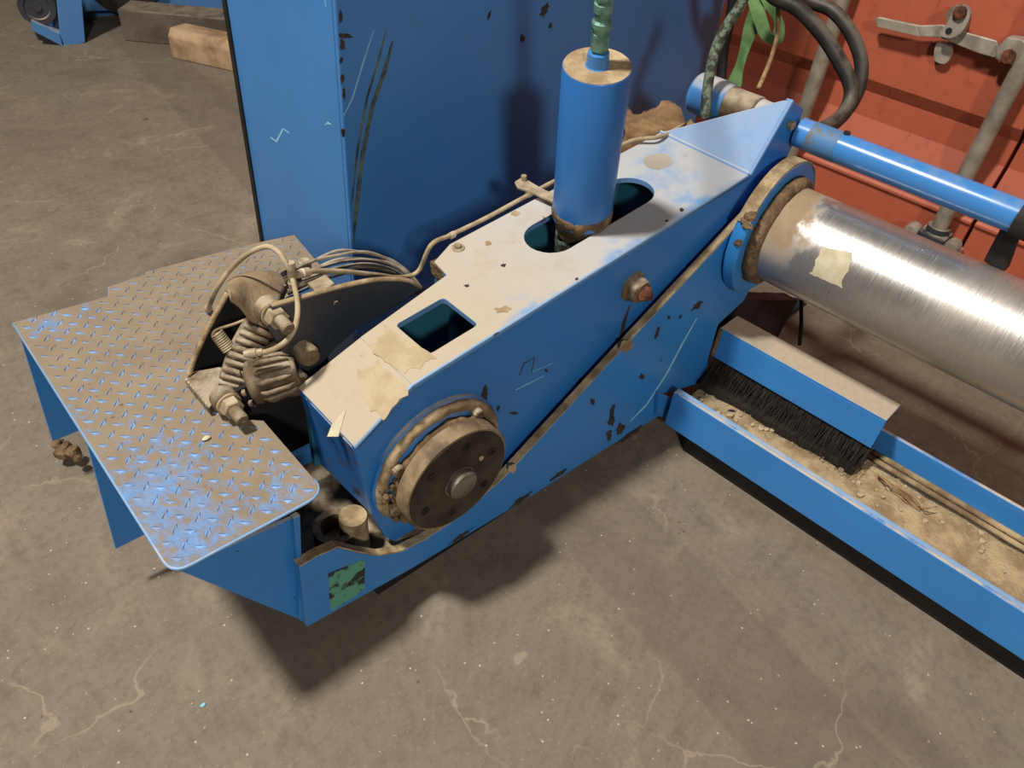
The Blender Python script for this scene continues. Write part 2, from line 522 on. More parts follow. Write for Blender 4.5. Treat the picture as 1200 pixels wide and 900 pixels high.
# ================================================================ SETTING
fl = MB()
fl.add([(-6, -6, 0), (9, -6, 0), (9, 12, 0), (-6, 12, 0), (-6, -6, -.1), (9, -6, -.1), (9, 12, -.1), (-6, 12, -.1)],
       [(0, 1, 2, 3), (7, 6, 5, 4), (0, 4, 5, 1), (1, 5, 6, 2), (2, 6, 7, 3), (3, 7, 4, 0)])
floor = fl.build('floor', 'floor', kind='structure')

M['plaster'] = plain('hall_wall', C(150, 144, 134), C(128, 122, 112), 2, .9)
for nm, a in (('wall_north', (-6.2, 9.2, 12, 12.2)), ('wall_south', (-6.2, 9.2, -6.2, -6)), ('wall_west', (-6.2, -6, -6, 12)), ('wall_east', (9, 9.2, -6, 12))):
    MB().abox(a[0], a[1], a[2], a[3], -.1, 6.5).build(nm, 'plaster', kind='structure')

# ================================================================ BLUE MACHINE HOUSING
XL, YN = 0.93, 1.35
hs = thing('machine_housing', (1.7, 1.6, 0), 'tall blue steel machine housing with scratched corner behind the dusty arm', 'machine')
yF = onx((265, 0), XL).y
MB().prism([Vector((XL, YN, .0)), Vector((2.455, YN, .0)), Vector((2.455, YN, 1.6)), Vector((XL, YN, 1.6))], (0, .012, 0)).build('front_panel', 'housing', hs, bevel=.004)
MB().prism([Vector((XL, YN + .012, .0)), Vector((XL, yF, .0)), Vector((XL, yF, 1.6)), Vector((XL, YN + .012, 1.6))], (.012, 0, 0)).build('side_panel', 'housing', hs, bevel=.004)
MB().prism([Vector((XL, yF, 0)), Vector((2.455, yF, 0)), Vector((2.455, yF, 1.6)), Vector((XL, yF, 1.6))], (0, .012, 0)).build('rear_panel', 'dark', hs)
MB().prism([Vector((2.443, YN + .012, 0)), Vector((2.443, yF, 0)), Vector((2.443, yF, 1.6)), Vector((2.443, YN + .012, 1.6))], (.012, 0, 0)).build('side_panel', 'housing', hs)
MB().abox(XL, 2.455, YN, yF + .012, 1.6, 1.61).build('top_panel', 'housing', hs)
MB().abox(XL - .005, XL, yF - .004, yF + .012, 0, 1.6).build('edge_strip', 'dark', hs)
fy = lambda p: ony(p, YN)
fx = lambda p: onx(p, XL)
ny = Vector((0, -1, 0)); nx = Vector((-1, 0, 0))
stroke_px(hs, fx, [(317, 161), (324, 166), (332, 151), (339, 156)], 1.2, nx)
stroke_px(hs, fx, [(381, 147), (384, 144), (388, 146)], 1.3, nx)
stroke_px(hs, fx, [(381, 0), (382, 8)], .8, nx)
stroke_px(hs, fy, [(453, 33), (445, 65), (430, 115), (419, 175), (412, 240)], 1.3, ny, 'scratch')
stroke_px(hs, fy, [(460, 48), (450, 85), (436, 125), (425, 180), (417, 250), (414, 285)], 2.4, ny, 'scratch')
stroke_px(hs, fy, [(438, 35), (425, 75), (413, 115), (403, 135)], .7, ny, 'mark')
for i, (x, y, w, h, a) in enumerate([(404, 42, 8, 3, .1), (401, 52, 3, 7, 0), (401, 92, 2, 6, 0), (403, 110, 2, 7, 0), (400, 70, 2, 5, 0),
                                     (402, 155, 2, 5, 0), (399, 20, 2, 8, 0), (573, 18, 2, 6, .3), (645, 30, 2, 4, .3), (638, 12, 4, 9, .4), (612, 45, 3, 4, 0)]):
    chip_px(hs, fy, (x, y), w, h, a, ny, i)

# ================================================================ BASE FRAME
V0 = .784
bf = thing('base_frame', W(.9, .9, 0), 'blue welded base frame with tapered side plate carrying the dusty arm and roller flange', 'machine base')
fb = lambda p: onv(p, V0)
side_px = [(360, 735), (351, 665), (372, 652), (395, 642), (420, 648), (445, 652), (470, 647), (500, 632), (540, 605), (593, 558),
           (713, 427), (888, 240), (905, 214), (928, 196), (948, 200), (900, 300), (872, 352), (842, 380), (830, 420), (828, 447), (775, 462), (770, 489),
           (713, 524), (614, 587), (480, 668)]
sp = [fb(p) for p in side_px]
spl = MB().prism(sp, V * .02).build('side_plate', 'blue', bf, bevel=.002)
# dusty top edge laid on the plate's upper rim
rim = MB()
for a, b in zip(side_px[1:12], side_px[2:13]):
    A, B = fb(a), fb(b)
    up = (B - A).cross(V); up = -up.normalized() if up.z < 0 else up.normalized()
    rim.prism([A + V * .001, B + V * .001, B + V * .019, A + V * .019], up * .003)
rim.build('dusty_rim', 'rim_dirt', bf)
# far plate, floor pan and shade block
far_px = [(.34, .14), (.34, .3), (.5, .3), (1.3, .55), (1.75, .62), (1.75, .3), (1.45, .09)]
MB().prism([W(u, 1.12, z) for u, z in far_px], V * .02).build('side_plate', 'blue', bf)
MB().prism([W(u, v, .17) for u, v in ((.32, V0 + .021), (1.44, V0 + .021), (1.44, 1.12), (.32, 1.12))], Z * .01).build('bottom_pan', 'brake', bf)
MB().abox(.322, .34, V0 + .021, 1.12, .14, .30, FB).build('end_plate', 'blue', bf)
MB().abox(.5, 1.40, V0 + .05, 1.11, 0, .165, FB).build('gap_shade_block', 'dark', bf)  # added black block, keeps the gap under the frame in shade
cup = W(.44, .88, .18)
MB().lathe(cup, Z, [(0, .045), (.07, .045), (.07, .03), (.02, .03)], 24).build('dirt_cup', 'brake', bf, smooth=True)
MB().lathe(W(.47, .86, .18), Z, [(0, .03), (.1, .028), (.1, 0)], 20).build('pin_boss', 'rim_dirt', bf, smooth=True)
# narrow corner post and green sticker
post = MB().prism([onv(p, .8) for p in ((344, 608), (352, 604), (354, 662), (362, 733), (352, 727), (349, 660))], V * .012)
post.build('corner_post', 'blue', bf, bevel=.0015)
decal('green_sticker', bf, irregular([fb(p) for p in ((384, 672), (427, 655), (428, 690), (388, 717))], .04, 3, 3), -V, 'greenlabel')
for i, (x, y, w, h, a) in enumerate([(817, 358, 8, 3, -.7), (784, 372, 2, 2, 0), (797, 371, 3, 1.5, -.6), (770, 390, 2.5, 7, .3), (694, 471, 3, 4, .2), (717, 484, 3, 11, .15), (716, 493, 4, 6, .1),
                                     (726, 503, 5, 7, .3), (714, 510, 3, 7, .1), (655, 556, 14, 2, -.62), (610, 586, 16, 2.5, -.62), (740, 508, 18, 2.5, -.6), (540, 628, 14, 2, -.6), (752, 441, 3, 3, 0)]):
    chip_px(bf, fb, (x, y), w, h, a, -V, 40 + i)
stroke_px(bf, fb, [(817, 372), (800, 402), (780, 440), (757, 475), (738, 494)], .8, -V)
for i, (x, y, w, h) in enumerate([(735, 405, 6, 9), (600, 549, 5, 5)]):
    chip_px(bf, fb, (x, y), w, h, .6, -V, 60 + i, 'rim_dirt', 'dirt_patch')
# flange that holds the roller
XR, ZR, YR = 1.69, .598, .64
fo = Vector((XR, YR, ZR))
MB().lathe(fo, (0, 1, 0), [(0, .125), (0, .168), (.004, .172), (.03, .172), (.034, .168), (.034, .1)], 72).build('flange', 'blue', bf, smooth=True)
arc = MB()
pts = []
for k in range(19):
    a = math.radians(20 + k * 7.6)
    e = Vector((math.cos(a), 0, math.sin(a)))
    pts.append(fo + e * .1725 + Vector((0, .017, 0)))
for k in range(18):
    a, b = pts[k], pts[k + 1]
    arc.prism([a + Vector((0, -.016, 0)), b + Vector((0, -.016, 0)), b + Vector((0, .017, 0)), a + Vector((0, .017, 0))], (a - fo).normalized() * .003)
arc.build('dusty_rim', 'rim_dirt', bf)
cl = MB()
for i, a in enumerate((146, 148, 151, 152, 155, 157, 171, 173)):
    e = Vector((math.cos(math.radians(a)), 0, math.sin(math.radians(a))))
    blob(cl, fo + e * .172 + Vector((0, .004 + .003 * (i % 5), 0)), .005 + .002 * (i % 3), i, 10, (1, 1.5, 1), .7)
cl.build('dirt_clods', 'dirt', bf, kind='stuff')
MB().lathe(fo + Vector((0, -.028, 0)), (0, 1, 0), [(0, .123), (.006, .136), (.028, .140)], 72, .004).build('dirt_collar', 'dirt', bf, smooth='all')
# dark support bracket below the flange
MB().prism([onv(p, V0 + .025) for p in ((872, 350), (905, 352), (935, 352), (912, 395), (870, 392), (838, 400))], V * .05).build('flange_bracket', 'dark', bf)
MB().prism([onv(p, V0 + .1) for p in ((900, 345), (945, 350), (922, 392), (905, 392))], V * .02).build('flange_bracket', 'housing', bf)

# ================================================================ CHECKER PLATE STEP
ZP = .47
st = thing('step_platform', W(.2, 1.2, 0), 'blue checker plate step platform covered in brown dust at the frame end', 'platform')
fz = lambda p: onz(p, ZP)
far = [fz(p) for p in ((345, 275), (297, 285), (172, 318), (171, 321), (127, 336), (127, 347), (15, 378))]
pl = [W(.12, .80, ZP), W(.388, .80, ZP), W(.388, 1.017, ZP), W(.352, 1.05, ZP), W(.34, 1.09, ZP), W(.36, 1.26, ZP), W(.52, 1.33, ZP), W(.74, 1.36, ZP)] + far
plr = roundpoly(pl, {0: .03, 1: .035})
MB().prism([p - Z * .008 for p in plr], Z * .008).build('tread_plate', 'tread', st, bevel=.0015)
bars = MB()
poly2 = [(p.dot(U), p.dot(V)) for p in pl]
def inside(u, v):
    c = False
    j = len(poly2) - 1
    for i in range(len(poly2)):
        (a, b), (d, e) = poly2[i], poly2[j]
        if (b > v) != (e > v) and u < (d - a) * (v - b) / (e - b) + a: c = not c
        j = i
    return c
pit = .027
for i in range(-5, 60):
    for j in range(-5, 70):
        u = .10 + i * pit / 1.0 * .7071 * 1.0; v = .78 + j * pit * .7071
        if (i + j) % 2: continue
        an = math.radians(45 if i % 2 else -45) + math.radians(random.uniform(-3, 3))
        if not (inside(u + .008, v) and inside(u - .008, v) and inside(u, v + .008) and inside(u, v - .008)): continue
        d = U * math.cos(an) + V * math.sin(an); q = Z.cross(d)
        L, w, h = .0120, .0050, .0030
        c = W(u, v, ZP)
        bars.add([c - d * L, c - q * w, c + d * L, c + q * w, c - d * L * .6 + Z * h, c + d * L * .6 + Z * h],
                 [(0, 1, 5, 4), (1, 2, 5), (2, 3, 4, 5), (3, 0, 4)])
bars.build('raised_tread_bars', 'bars', st, kind='stuff')
MB().prism([onv(p, .8135) for p in ((208, 668), (352, 603), (356, 728))], V * .008).build('gusset', 'blue', st, bevel=.001)
for (apex, low) in (((18, 385), (62, 517)), ((94, 508), (136, 643))):
    q = onz(apex, ZP - .009)
    vr = q.dot(V)
    b = onv(low, vr)
    MB().prism([W(.124, vr, ZP - .009), W(b.dot(U), vr, b.z), W(.295, vr, b.z), W(.295, vr, ZP - .009)], V * .008).build('support_rib', 'blue', st)
MB().abox(.15, .295, 1.25, 1.262, .25, ZP - .009, FB).build('cross_rib', 'dark', st)
MB().abox(.296, .310, .8235, 1.55, .14, ZP - .009, FB).build('back_web', 'blue', st)
MB().tube([far[-1] - Z * .004] + [p - Z * .004 for p in plr[:12]], .0032, 8).build('worn_edge', 'edge', st, smooth='all')
MB().tube([p - Z * .004 for p in far[1:]], .003, 8).build('worn_edge', 'edge', st, smooth='all')
dc = MB()
for i, (x, y, r) in enumerate([(75, 528, .022), (86, 530, .018), (68, 520, .014), (92, 538, .012)]):
    blob(dc, onz((x, y), .03 + .01), r, i, 10)
tag(dc.build('dirt_clump', 'dirt'), 'dark brown clump of dirt on the floor below the step platform edge', 'dirt')

# ================================================================ LEVER ARM
VN = .82
ar = thing('lever_arm', W(1.0, .95, .3), 'dusty blue lever arm with oblong slot and square hole in its top', 'machine arm')
fa = lambda p: onv(p, VN)
a_px = [(416, 525), (483, 452), (878, 206), (928, 117), (942, 128), (929, 170), (921, 188), (885, 245), (800, 352), (700, 462), (600, 575), (490, 645), (452, 630), (437, 605), (425, 562)]
MB().prism([fa(p) for p in a_px], V * .014).build('side_plate', 'armside', ar, bevel=.002)
nA, b1, b2, tip = fa((416, 525)), fa((483, 452)), fa((878, 206)), fa((928, 117))
n1 = (b2 - b1).cross(V).normalized()
if n1.z < 0: n1 = -n1
ft = lambda p: onp(p, b1 + n1 * .004, n1)
def top(u, v):     # point on the main top surface
    t = (u - b1.dot(U)) / (b2.dot(U) - b1.dot(U))
    return Vector(W(u, v, b1.z + (b2.z - b1.z) * t)) + n1 * .004
ub1, ub2 = b1.dot(U), b2.dot(U)
slot = []
for k in range(13):
    a = math.radians(90 + k * 15); slot.append(top(1.06 + .058 * math.cos(a), .966 + .058 * math.sin(a)))
for k in range(13):
    a = math.radians(-90 + k * 15); slot.append(top(1.30 + .058 * math.cos(a), .966 + .058 * math.sin(a)))
sq = roundpoly([top(.656, .859), top(.771, .859), top(.771, .967), top(.656, .967)], .01, 3)
outer = [top(ub1, VN), top(ub2, VN), top(ub2, 1.09), top(.887, 1.095), top(.826, 1.07), top(.818, 1.018), top(ub1, .985)]
MB().prism([p - n1 * .014 for p in outer], n1 * .014, [[p - n1 * .014 for p in slot], [p - n1 * .014 for p in sq]]).build('top_plate', 'armtop', ar, bevel=.002)
n0 = (b1 - nA).cross(V).normalized()
if n0.z < 0: n0 = -n0
nose = [nA + n0 * .004, b1 + n1 * .004, top(ub1, .985), nA + n0 * .004 + V * .195]
MB().prism(nose, -n0 * .014).build('nose_plate', 'armtop', ar, bevel=.002)
e1, e2 = top(ub2, VN), top(ub2, 1.09)
ns = (tip - e1).cross(e2 - e1).normalized()
if ns.z < 0: ns = -ns
slp = [e1, onp((929, 116), e1, ns), onp((915, 118), e1, ns), e2]
MB().prism(slp, -ns * .012).build('sloped_plate', 'slope', ar, bevel=.002)
MB().tube([e1 + ns * .001, e2 + ns * .001], .005, 8).build('weld_bead', 'slope', ar, smooth=True)
MB().tube([e1 - V * .001, tip - V * .001], .005, 8).build('weld_bead', 'slope', ar, smooth=True)
MB().tube([nA + n0 * .001, b1 + n1 * .001, b2 + n1 * .001], .0032, 8).build('worn_edge', 'edge', ar, smooth='all')
# far side, nose and inner walls
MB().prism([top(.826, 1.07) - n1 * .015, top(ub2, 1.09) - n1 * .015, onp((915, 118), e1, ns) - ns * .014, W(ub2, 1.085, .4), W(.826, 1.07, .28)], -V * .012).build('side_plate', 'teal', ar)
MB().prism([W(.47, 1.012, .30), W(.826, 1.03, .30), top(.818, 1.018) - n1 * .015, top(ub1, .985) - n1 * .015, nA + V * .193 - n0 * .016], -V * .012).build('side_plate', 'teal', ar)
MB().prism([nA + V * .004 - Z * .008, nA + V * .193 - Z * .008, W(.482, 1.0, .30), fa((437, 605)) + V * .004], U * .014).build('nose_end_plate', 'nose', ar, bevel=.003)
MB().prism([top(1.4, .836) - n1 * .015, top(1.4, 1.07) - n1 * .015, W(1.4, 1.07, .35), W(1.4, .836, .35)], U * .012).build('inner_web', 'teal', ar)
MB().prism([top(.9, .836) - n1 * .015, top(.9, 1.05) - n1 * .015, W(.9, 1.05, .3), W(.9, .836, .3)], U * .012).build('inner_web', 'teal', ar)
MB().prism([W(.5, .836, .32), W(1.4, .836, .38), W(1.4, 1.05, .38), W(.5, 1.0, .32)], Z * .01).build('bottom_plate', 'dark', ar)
# notch block and cable bracket on the far edge
MB().box(top(.832, 1.05) - n1 * .02, U * .012, V * .03, n1 * .018).build('edge_block', 'dirt', ar, bevel=.003)
br = MB()
f109 = lambda p: onp(p, top(1.1, 1.12) + n1 * .02, n1)
br.prism([f109(p) for p in ((603, 213), (612, 207), (634, 220), (652, 228), (648, 236), (626, 226), (606, 219))], -n1 * .006)
br.build('cable_bracket', 'zinc', ar, bevel=.001)
hexbolt(ar, f109((614, 211)), n1, .007, .012)
for p in ((537, 291), (627, 328), (681, 331)):
    q = ft(p)
    if p[0] < 600:
        MB().lathe(q, n1, [(0, .014), (.003, .014)], 16).build('washer', 'zinc', ar)
        hexbolt(ar, q + n1 * .003, n1, .008, .007)
for i, (x, y, w, h, m, nm) in enumerate([(590, 311, 3, 2, 'chip', 'paint_chip'), (676, 327, 2, 1.5, 'chip', 'paint_chip'), (799, 246, 2.5, 2, 'chip', 'paint_chip'), (781, 259, 2, 1.5, 'chip', 'paint_chip'),
                                         (590, 363, 9, 4, 'sand', 'dirt_patch'), (603, 250, 6, 3, 'sand', 'dirt_patch'), (572, 285, 4, 3, 'sand', 'dirt_patch'), (547, 335, 3, 1.5, 'chip', 'paint_chip')]):
    chip_px(ar, ft, (x, y), w, h, 0, n1, 90 + i, m, nm)
c = ft((771, 189))
MB().prism([top(c.dot(U) + math.cos(a) * .036 * (1 + .04 * math.sin(a * 4)), c.dot(V) + math.sin(a) * .032 * (1 + .04 * math.sin(a * 4))) for a in [k * math.pi / 14 for k in range(28)]], n1 * .0008).build('grease_stain', plain('grease_stain', C(158, 150, 138), C(148, 139, 126), 8, .9), ar)
# dust slabs near the nose
for nm, px, th in (('dust_patch', ((417, 437), (443, 425), (481, 457), (452, 492), (432, 478)), .0015), ('dust_patch', ((433, 410), (452, 383), (512, 418), (495, 430), (470, 437)), .0015)):
    nn, oo = (n0, nA + n0 * .004) if nm and px[0][0] == 417 else (n1, b1 + n1 * .004)
    MB().prism(irregular([onp(p, oo, nn) for p in px], .12, len(px) + 3, 6), nn * th * .6).build(nm, 'cake', ar)
fn = lambda p: onp(p, nA + n0 * .004, n0)
MB().prism([fn((390, 497)), fn((406, 480)), fn((397, 512)), fn((384, 512))], n0 * .002).build('paint_flake', 'sticker', ar)
# marks on the near side
for i, (x, y, w, h, a) in enumerate([(568, 461, 4, 8, .1), (681, 450, 5, 6, .2), (602, 484, 5, 1.5, .1), (584, 478, 2, 4, .3), (640, 434, 2, 2, 0)]):
    chip_px(ar, fa, (x, y), w, h, a, -V, 120 + i)
stroke_px(ar, fa, [(608, 441), (614, 426), (626, 419), (623, 437)], .6, -V, 'chip')
stroke_px(ar, fa, [(623, 436), (647, 426)], .6, -V)
stroke_px(ar, fa, [(604, 457), (620, 449), (638, 440)], .6, -V)
stroke_px(ar, fa, [(738, 358), (731, 378), (728, 395), (724, 412)], 2.0, -V, 'chip', 'rust_run')
pb = fa((741, 335))
MB().lathe(pb + V * .002, -V, [(0, .036), (.006, .036), (.01, .03), (.03, .028), (.034, .024), (.034, 0)], 32, .003).build('pivot_boss', 'brake', ar, smooth=True)
pbn = MB(); blob(pbn, pb - V * .04, .017, 4, 10, (1, 1, 1), .4); pbn.build('rusted_nut', 'rust', ar)
hexbolt(ar, onv((925, 146), VN), -V, .011, .012)
# hub
HU, HZ = .6445, .368
def hub(v): return W(HU, v, HZ)
MB().lathe(hub(.822), -V, [(0, .155), (.010, .155), (.014, .150), (.014, .128), (.02, .124), (.024, .112), (.034, .10)], 72).build('hub_housing', 'armside', ar, smooth=True)
rd = MB()
vs = []
for k in range(40):
    a = math.radians(-40 + k * 6.4)
    vs.append(hub(.808) + (U * math.cos(a) + Z * math.sin(a)) * (.139 + .002 * noise.noise(Vector((k * .4, 0, 0)))))
rd.tube(vs, [.013 + .003 * noise.noise(Vector((k * .5, 3, 1))) for k in range(40)], 8)
rd.build('packed_dirt_ring', 'rim_dirt', ar, smooth='all')
gr = MB().lathe(hub(.802), -V, [(0, .115), (.012, .122), (.025, .118), (.032, .105)], 64, .008)
for i in range(34):
    a = math.radians(165 + i * 3.2 + random.uniform(-3, 3))
    blob(gr, hub(.80 - random.random() * .015) + (U * math.cos(a) + Z * math.sin(a)) * random.uniform(.118, .142), random.uniform(.004, .010), i, 8)
gr.build('caked_grease', 'dirt', ar, smooth='all')
for a in (52, 150, 200):
    e = U * math.cos(math.radians(a)) + Z * math.sin(math.radians(a))
    MB().lathe(hub(.805) + e * .128, -V, [(0, .013), (.02, .013), (.022, .01)], 12, .002).build('clamp_bolt', 'brake', ar)
dk = MB().lathe(hub(.782), -V, [(0, .06), (0, .121), (.003, .125), (.032, .125), (.036, .122), (.0365, .0)], 80).build('hub_disc', 'disc_rim', ar, smooth=True)
MB().lathe(hub(.7458), -V, [(0, .118), (.0012, .118), (.0016, .116), (.0016, 0)], 72).build('disc_face', 'disc_face', dk, smooth=True)
MB().lathe(hub(.745), -V, [(0, .036), (.003, .036), (.004, .033), (.016, .033), (.019, .030), (.019, 0)], 40).build('centre_cap', 'steel', dk, smooth=True)
for k in range(6):
    a = math.radians(20 + k * 60)
    e = U * math.cos(a) + Z * math.sin(a)
    MB().lathe(hub(.7445) + e * .088, -V, [(0, .0095), (.0022, .0095), (.0022, .0065), (.0003, .0060), (.0003, 0)], 16).build('bolt_socket', 'dark' if k % 2 else 'disc_face', dk)
e = U * .42 + Z * .25
MB().lathe(hub(.7445) + e.normalized() * .062, -V, [(0, .006), (.003, .006), (.003, 0)], 6).build('grub_screw', 'rim_dirt', dk)

# ================================================================ HYDRAULIC CYLINDER
cb, ct = Vector((1.205, .866, .60)), Vector((1.146, .853, 1.033))
B0 = top(1.150, .966); ct = atd((700, 77), 1.5); cb = B0 + (ct - B0).normalized() * .012
ax = (ct - cb).normalized(); Lc = (ct - cb).length
hc = thing('hydraulic_cylinder', cb - ax * .2, 'upright blue hydraulic cylinder standing in the slot of the dusty arm', 'cylinder')
MB().lathe(cb, ax, [(0, .06), (0, .0645), (Lc - .002, .0645), (Lc, .063), (Lc, 0)], 64).build('barrel', 'cyl', hc, smooth=True)
MB().lathe(ct, ax, [(-.0005, .0625), (.001, .0625), (.0012, 0)], 64).build('dusty_top_cap', 'sand', hc)
MB().lathe(ct, ax, [(0, .024), (.003, .021), (.026, .0195), (.028, .0175), (.028, 0)], 32).build('port_boss', 'pipe', hc, smooth=True)
MB().lathe(cb - ax * .05, ax, [(0, .052), (.012, .055), (.03, .0565), (.05, .0655), (.062, .067), (.075, .0655)], 48, .005).build('dirty_gland', 'dirt', hc, smooth='all')
MB().lathe(cb - ax * .28, ax, [(0, .045), (.22, .054), (.24, .053)], 40, .004).build('lower_gland', 'braid', hc, smooth='all')
p0 = ct + ax * .028
MB().lathe(p0, ax, [(0, .012), (.004, .012), (.004, .017), (.034, .017), (.036, .015)], 6).build('hex_nut', 'greenfit', hc)
MB().lathe(p0 + ax * .036, ax, [(0, .015), (.01, .018), (.018, .018), (.022, .014), (.034, .0135), (.036, .017), (.05, .017), (.052, .012)], 12).build('coupling', 'greenfit', hc)
MB().lathe(p0 + ax * .088, ax, [(0, .013), (.01, .019), (.07, .019), (.072, .015)], 6).build('hose_ferrule', 'greenfit', hc)
q0 = p0 + ax * .155
MB().tube(smoothpath([q0, q0 + ax * .12, q0 + ax * .25 + Vector((.05, .06, 0)), q0 + Vector((.16, .22, .36))]), .012, 12).build('supply_hose', 'rubber', hc, smooth='all')
for i, (x, y, w, h, a) in enumerate([(664, 200, 2, 5, 0), (676, 222, 2, 6, .3), (703, 150, 2, 2, 0)]):
    pass

# ================================================================ DISC BRAKE UNIT
bk = thing('disc_brake', W(.42, 1.12, .45), 'dust-caked finned disc brake with studs and springs beside the checker plate step', 'brake')
z2 = lambda x, y: (200 + x / 3.6, 270 + y / 3.6)
pr = [z2(*p) for p in ((430, 322), (560, 286), (720, 242), (860, 214), (960, 212), (1010, 222), (1060, 252), (900, 350), (800, 405), (700, 490), (640, 560), (560, 600), (480, 520), (420, 420))]
MB().prism([onv(p, 1.05) for p in pr], V * .012).build('cheek_plate', 'dark_plate', bk, bevel=.002)
rm = [onv(p, 1.056) + Z * .002 for p in pr[:7]]
MB().tube(smoothpath(rm, 4), .0062, 8).build('dusty_rim', 'rim_dirt', bk, smooth='all')
hexbolt(bk, onv(z2(695, 305), 1.05), -V, .006, .005, 'dark_plate')
# hood over the caliper
A = smoothpath([onv(z2(*p), 1.09) for p in ((243, 258), (285, 292), (330, 345), (390, 360), (440, 322))], 4)
B = smoothpath([onv(z2(*p), 1.24) for p in ((238, 212), (285, 184), (345, 170), (420, 168), (498, 200))], 4)
hd = MB()
n = len(A)
rows = 6
vs = []
for r in range(rows + 1):
    for i in range(n):
        p = A[i].lerp(B[i], r / rows)
        p = p + Z * (.014 * math.sin(math.pi * r / rows) * math.sin(math.pi * i / (n - 1)))
        p += Z * .002 * noise.noise(p * 30)
        vs.append(p)
vb = [p - Z * .02 for p in vs]
N0 = len(vs)
fs = []
for r in range(rows):
    for i in range(n - 1):
        a = r * n + i
        fs.append((a, a + 1, a + n + 1, a + n)); fs.append((a + N0, a + n + N0, a + n + 1 + N0, a + 1 + N0))
for i in range(n - 1):
    fs.append((i, i + N0, i + 1 + N0, i + 1)); k = rows * n + i; fs.append((k, k + 1, k + 1 + N0, k + N0))
for r in range(rows):
    a = r * n; fs.append((a, a + n, a + n + N0, a + N0)); a = r * n + n - 1; fs.append((a, a + N0, a + n + N0, a + n))
hd.add(vs + vb, fs).build('dust_hood', 'hood', bk, smooth='all')
# rear plate, foot plate
MB().prism([onv(z2(*p), 1.22) for p in ((95, 600), (110, 520), (165, 400), (240, 262), (330, 350), (330, 480), (260, 600))], V * .01).build('rear_plate', 'dark', bk)
edge = smoothpath([onv(z2(*p), 1.215) for p in ((72, 628), (105, 525), (165, 400), (240, 262))], 4)
MB().tube(edge, .0055, 8).build('plate_edge', 'rim_dirt', bk, smooth='all')
MB().prism([onz(z2(*p), ZP + .0235) for p in ((64, 632), (160, 748), (225, 690), (300, 600), (205, 575), (120, 590))], -Z * .02).build('foot_plate', 'brake', bk, bevel=.002)
MB().abox(.362, .56, 1.066, 1.076, .3, .52, FB).build('dark_gap_sheet', 'dark', bk)  # added black sheet, hides the lit floor between brake and arm
te = MB()
for k in range(9):
    p = onz(z2(68 + k * 10.5, 638 + k * 12.5), ZP + .018)
    te.box(p, U * .002, V * .003, Z * .006)
te.build('foot_teeth', 'zinc', bk)
# finned body
arc_px = [(345, 372), (322, 402), (302, 430), (284, 460), (268, 490), (254, 520), (242, 551), (231, 582), (221, 612), (212, 640), (204, 668), (197, 697)]
body = [onv(z2(*p), 1.118) for p in [(395, 385)] + [(x + 26, y + 6) for x, y in arc_px] + [(235, 735), (330, 720), (440, 690), (470, 560), (470, 440)]]
MB().prism(body, V * .035).build('caliper_body', 'brake', bk, bevel=.004)
for i, (x, y) in enumerate(arc_px):
    t = i / 11
    dx, dy = 95 + 65 * t, 42 - 2 * t
    a = onv(z2(x - 6, y), 1.108); b = onv(z2(x + dx * .5, y + dy * .5), 1.085); d = onv(z2(x + dx, y + dy), 1.07)
    MB().tube([a.lerp(b, -.04), a, a.lerp(b, .5), b, d, d.lerp(b, -.06)], [.003, .0062, .0072, .007, .006, .002], 8).build('cooling_fin', 'brake', bk, smooth='all')
# actuator chamber with lengthwise ribs
ca, cz = onv(z2(352, 640), 1.06), onv(z2(535, 590), 1.025)
cx = (cz - ca).normalized(); Lq = (cz - ca).length
MB().lathe(ca, cx, [(-.010, .0), (-.010, .03), (-.004, .042), (.006, .044), (.010, .036), (Lq * .8, .032), (Lq, .026), (Lq, 0)], 28, .003).build('actuator_chamber', 'brake', bk, smooth='all')
e1_ = cx.cross(Z).normalized(); e2_ = e1_.cross(cx)
for k in range(12):
    a = 2 * math.pi * k / 12
    e = e1_ * math.cos(a) + e2_ * math.sin(a)
    MB().tube([ca + cx * .012 + e * .037, ca + cx * .022 + e * .0415, ca + cx * Lq * .75 + e * .038, ca + cx * Lq * .92 + e * .032], [.003, .006, .0052, .002], 7).build('chamber_rib', 'brake', bk, smooth='all')
for k in range(6):
    a = 2 * math.pi * k / 6 + .3
    e = e1_ * math.cos(a) + e2_ * math.sin(a)
    MB().lathe(ca - cx * .012 + e * .037, -cx, [(0, .0065), (.006, .0065), (.008, .004)], 8).build('flange_bolt', 'brake', bk)
for (x, y, r) in ((575, 520, .022), (525, 640, .026)):
    p = onv(z2(x, y), 1.035)
    MB().lathe(p + V * .02, -V, [(0, r), (.03, r), (.036, r * .8), (.038, 0)], 24, .003).build('end_lug', 'brake', bk, smooth=True)
for (x, y) in ((452, 372), (262, 752)):
    o = onv(z2(x, y), 1.045) + V * .07
    pn = MB().lathe(o + V * -.025, -V, [(0, .024), (.026, .026), (.029, .023)], 28, .002).build('guide_stud', 'brake', bk, smooth=True)
    MB().lathe(o - V * .052, -V, [(0, .0235), (.005, .0235), (.005, .019)], 24).build('washer', 'rim_dirt', pn)
    MB().lathe(o - V * .057, -V, [(0, .0205), (.018, .0205), (.02, .018), (.02, .0)], 6).build('hex_nut', 'zinc', pn)
    MB().lathe(o - V * .075, -V, [(0, .0125), (.032, .0125), (.035, .010), (.035, .004), (.030, 0)], 20).build('stud_end', 'brake', pn, smooth=True)
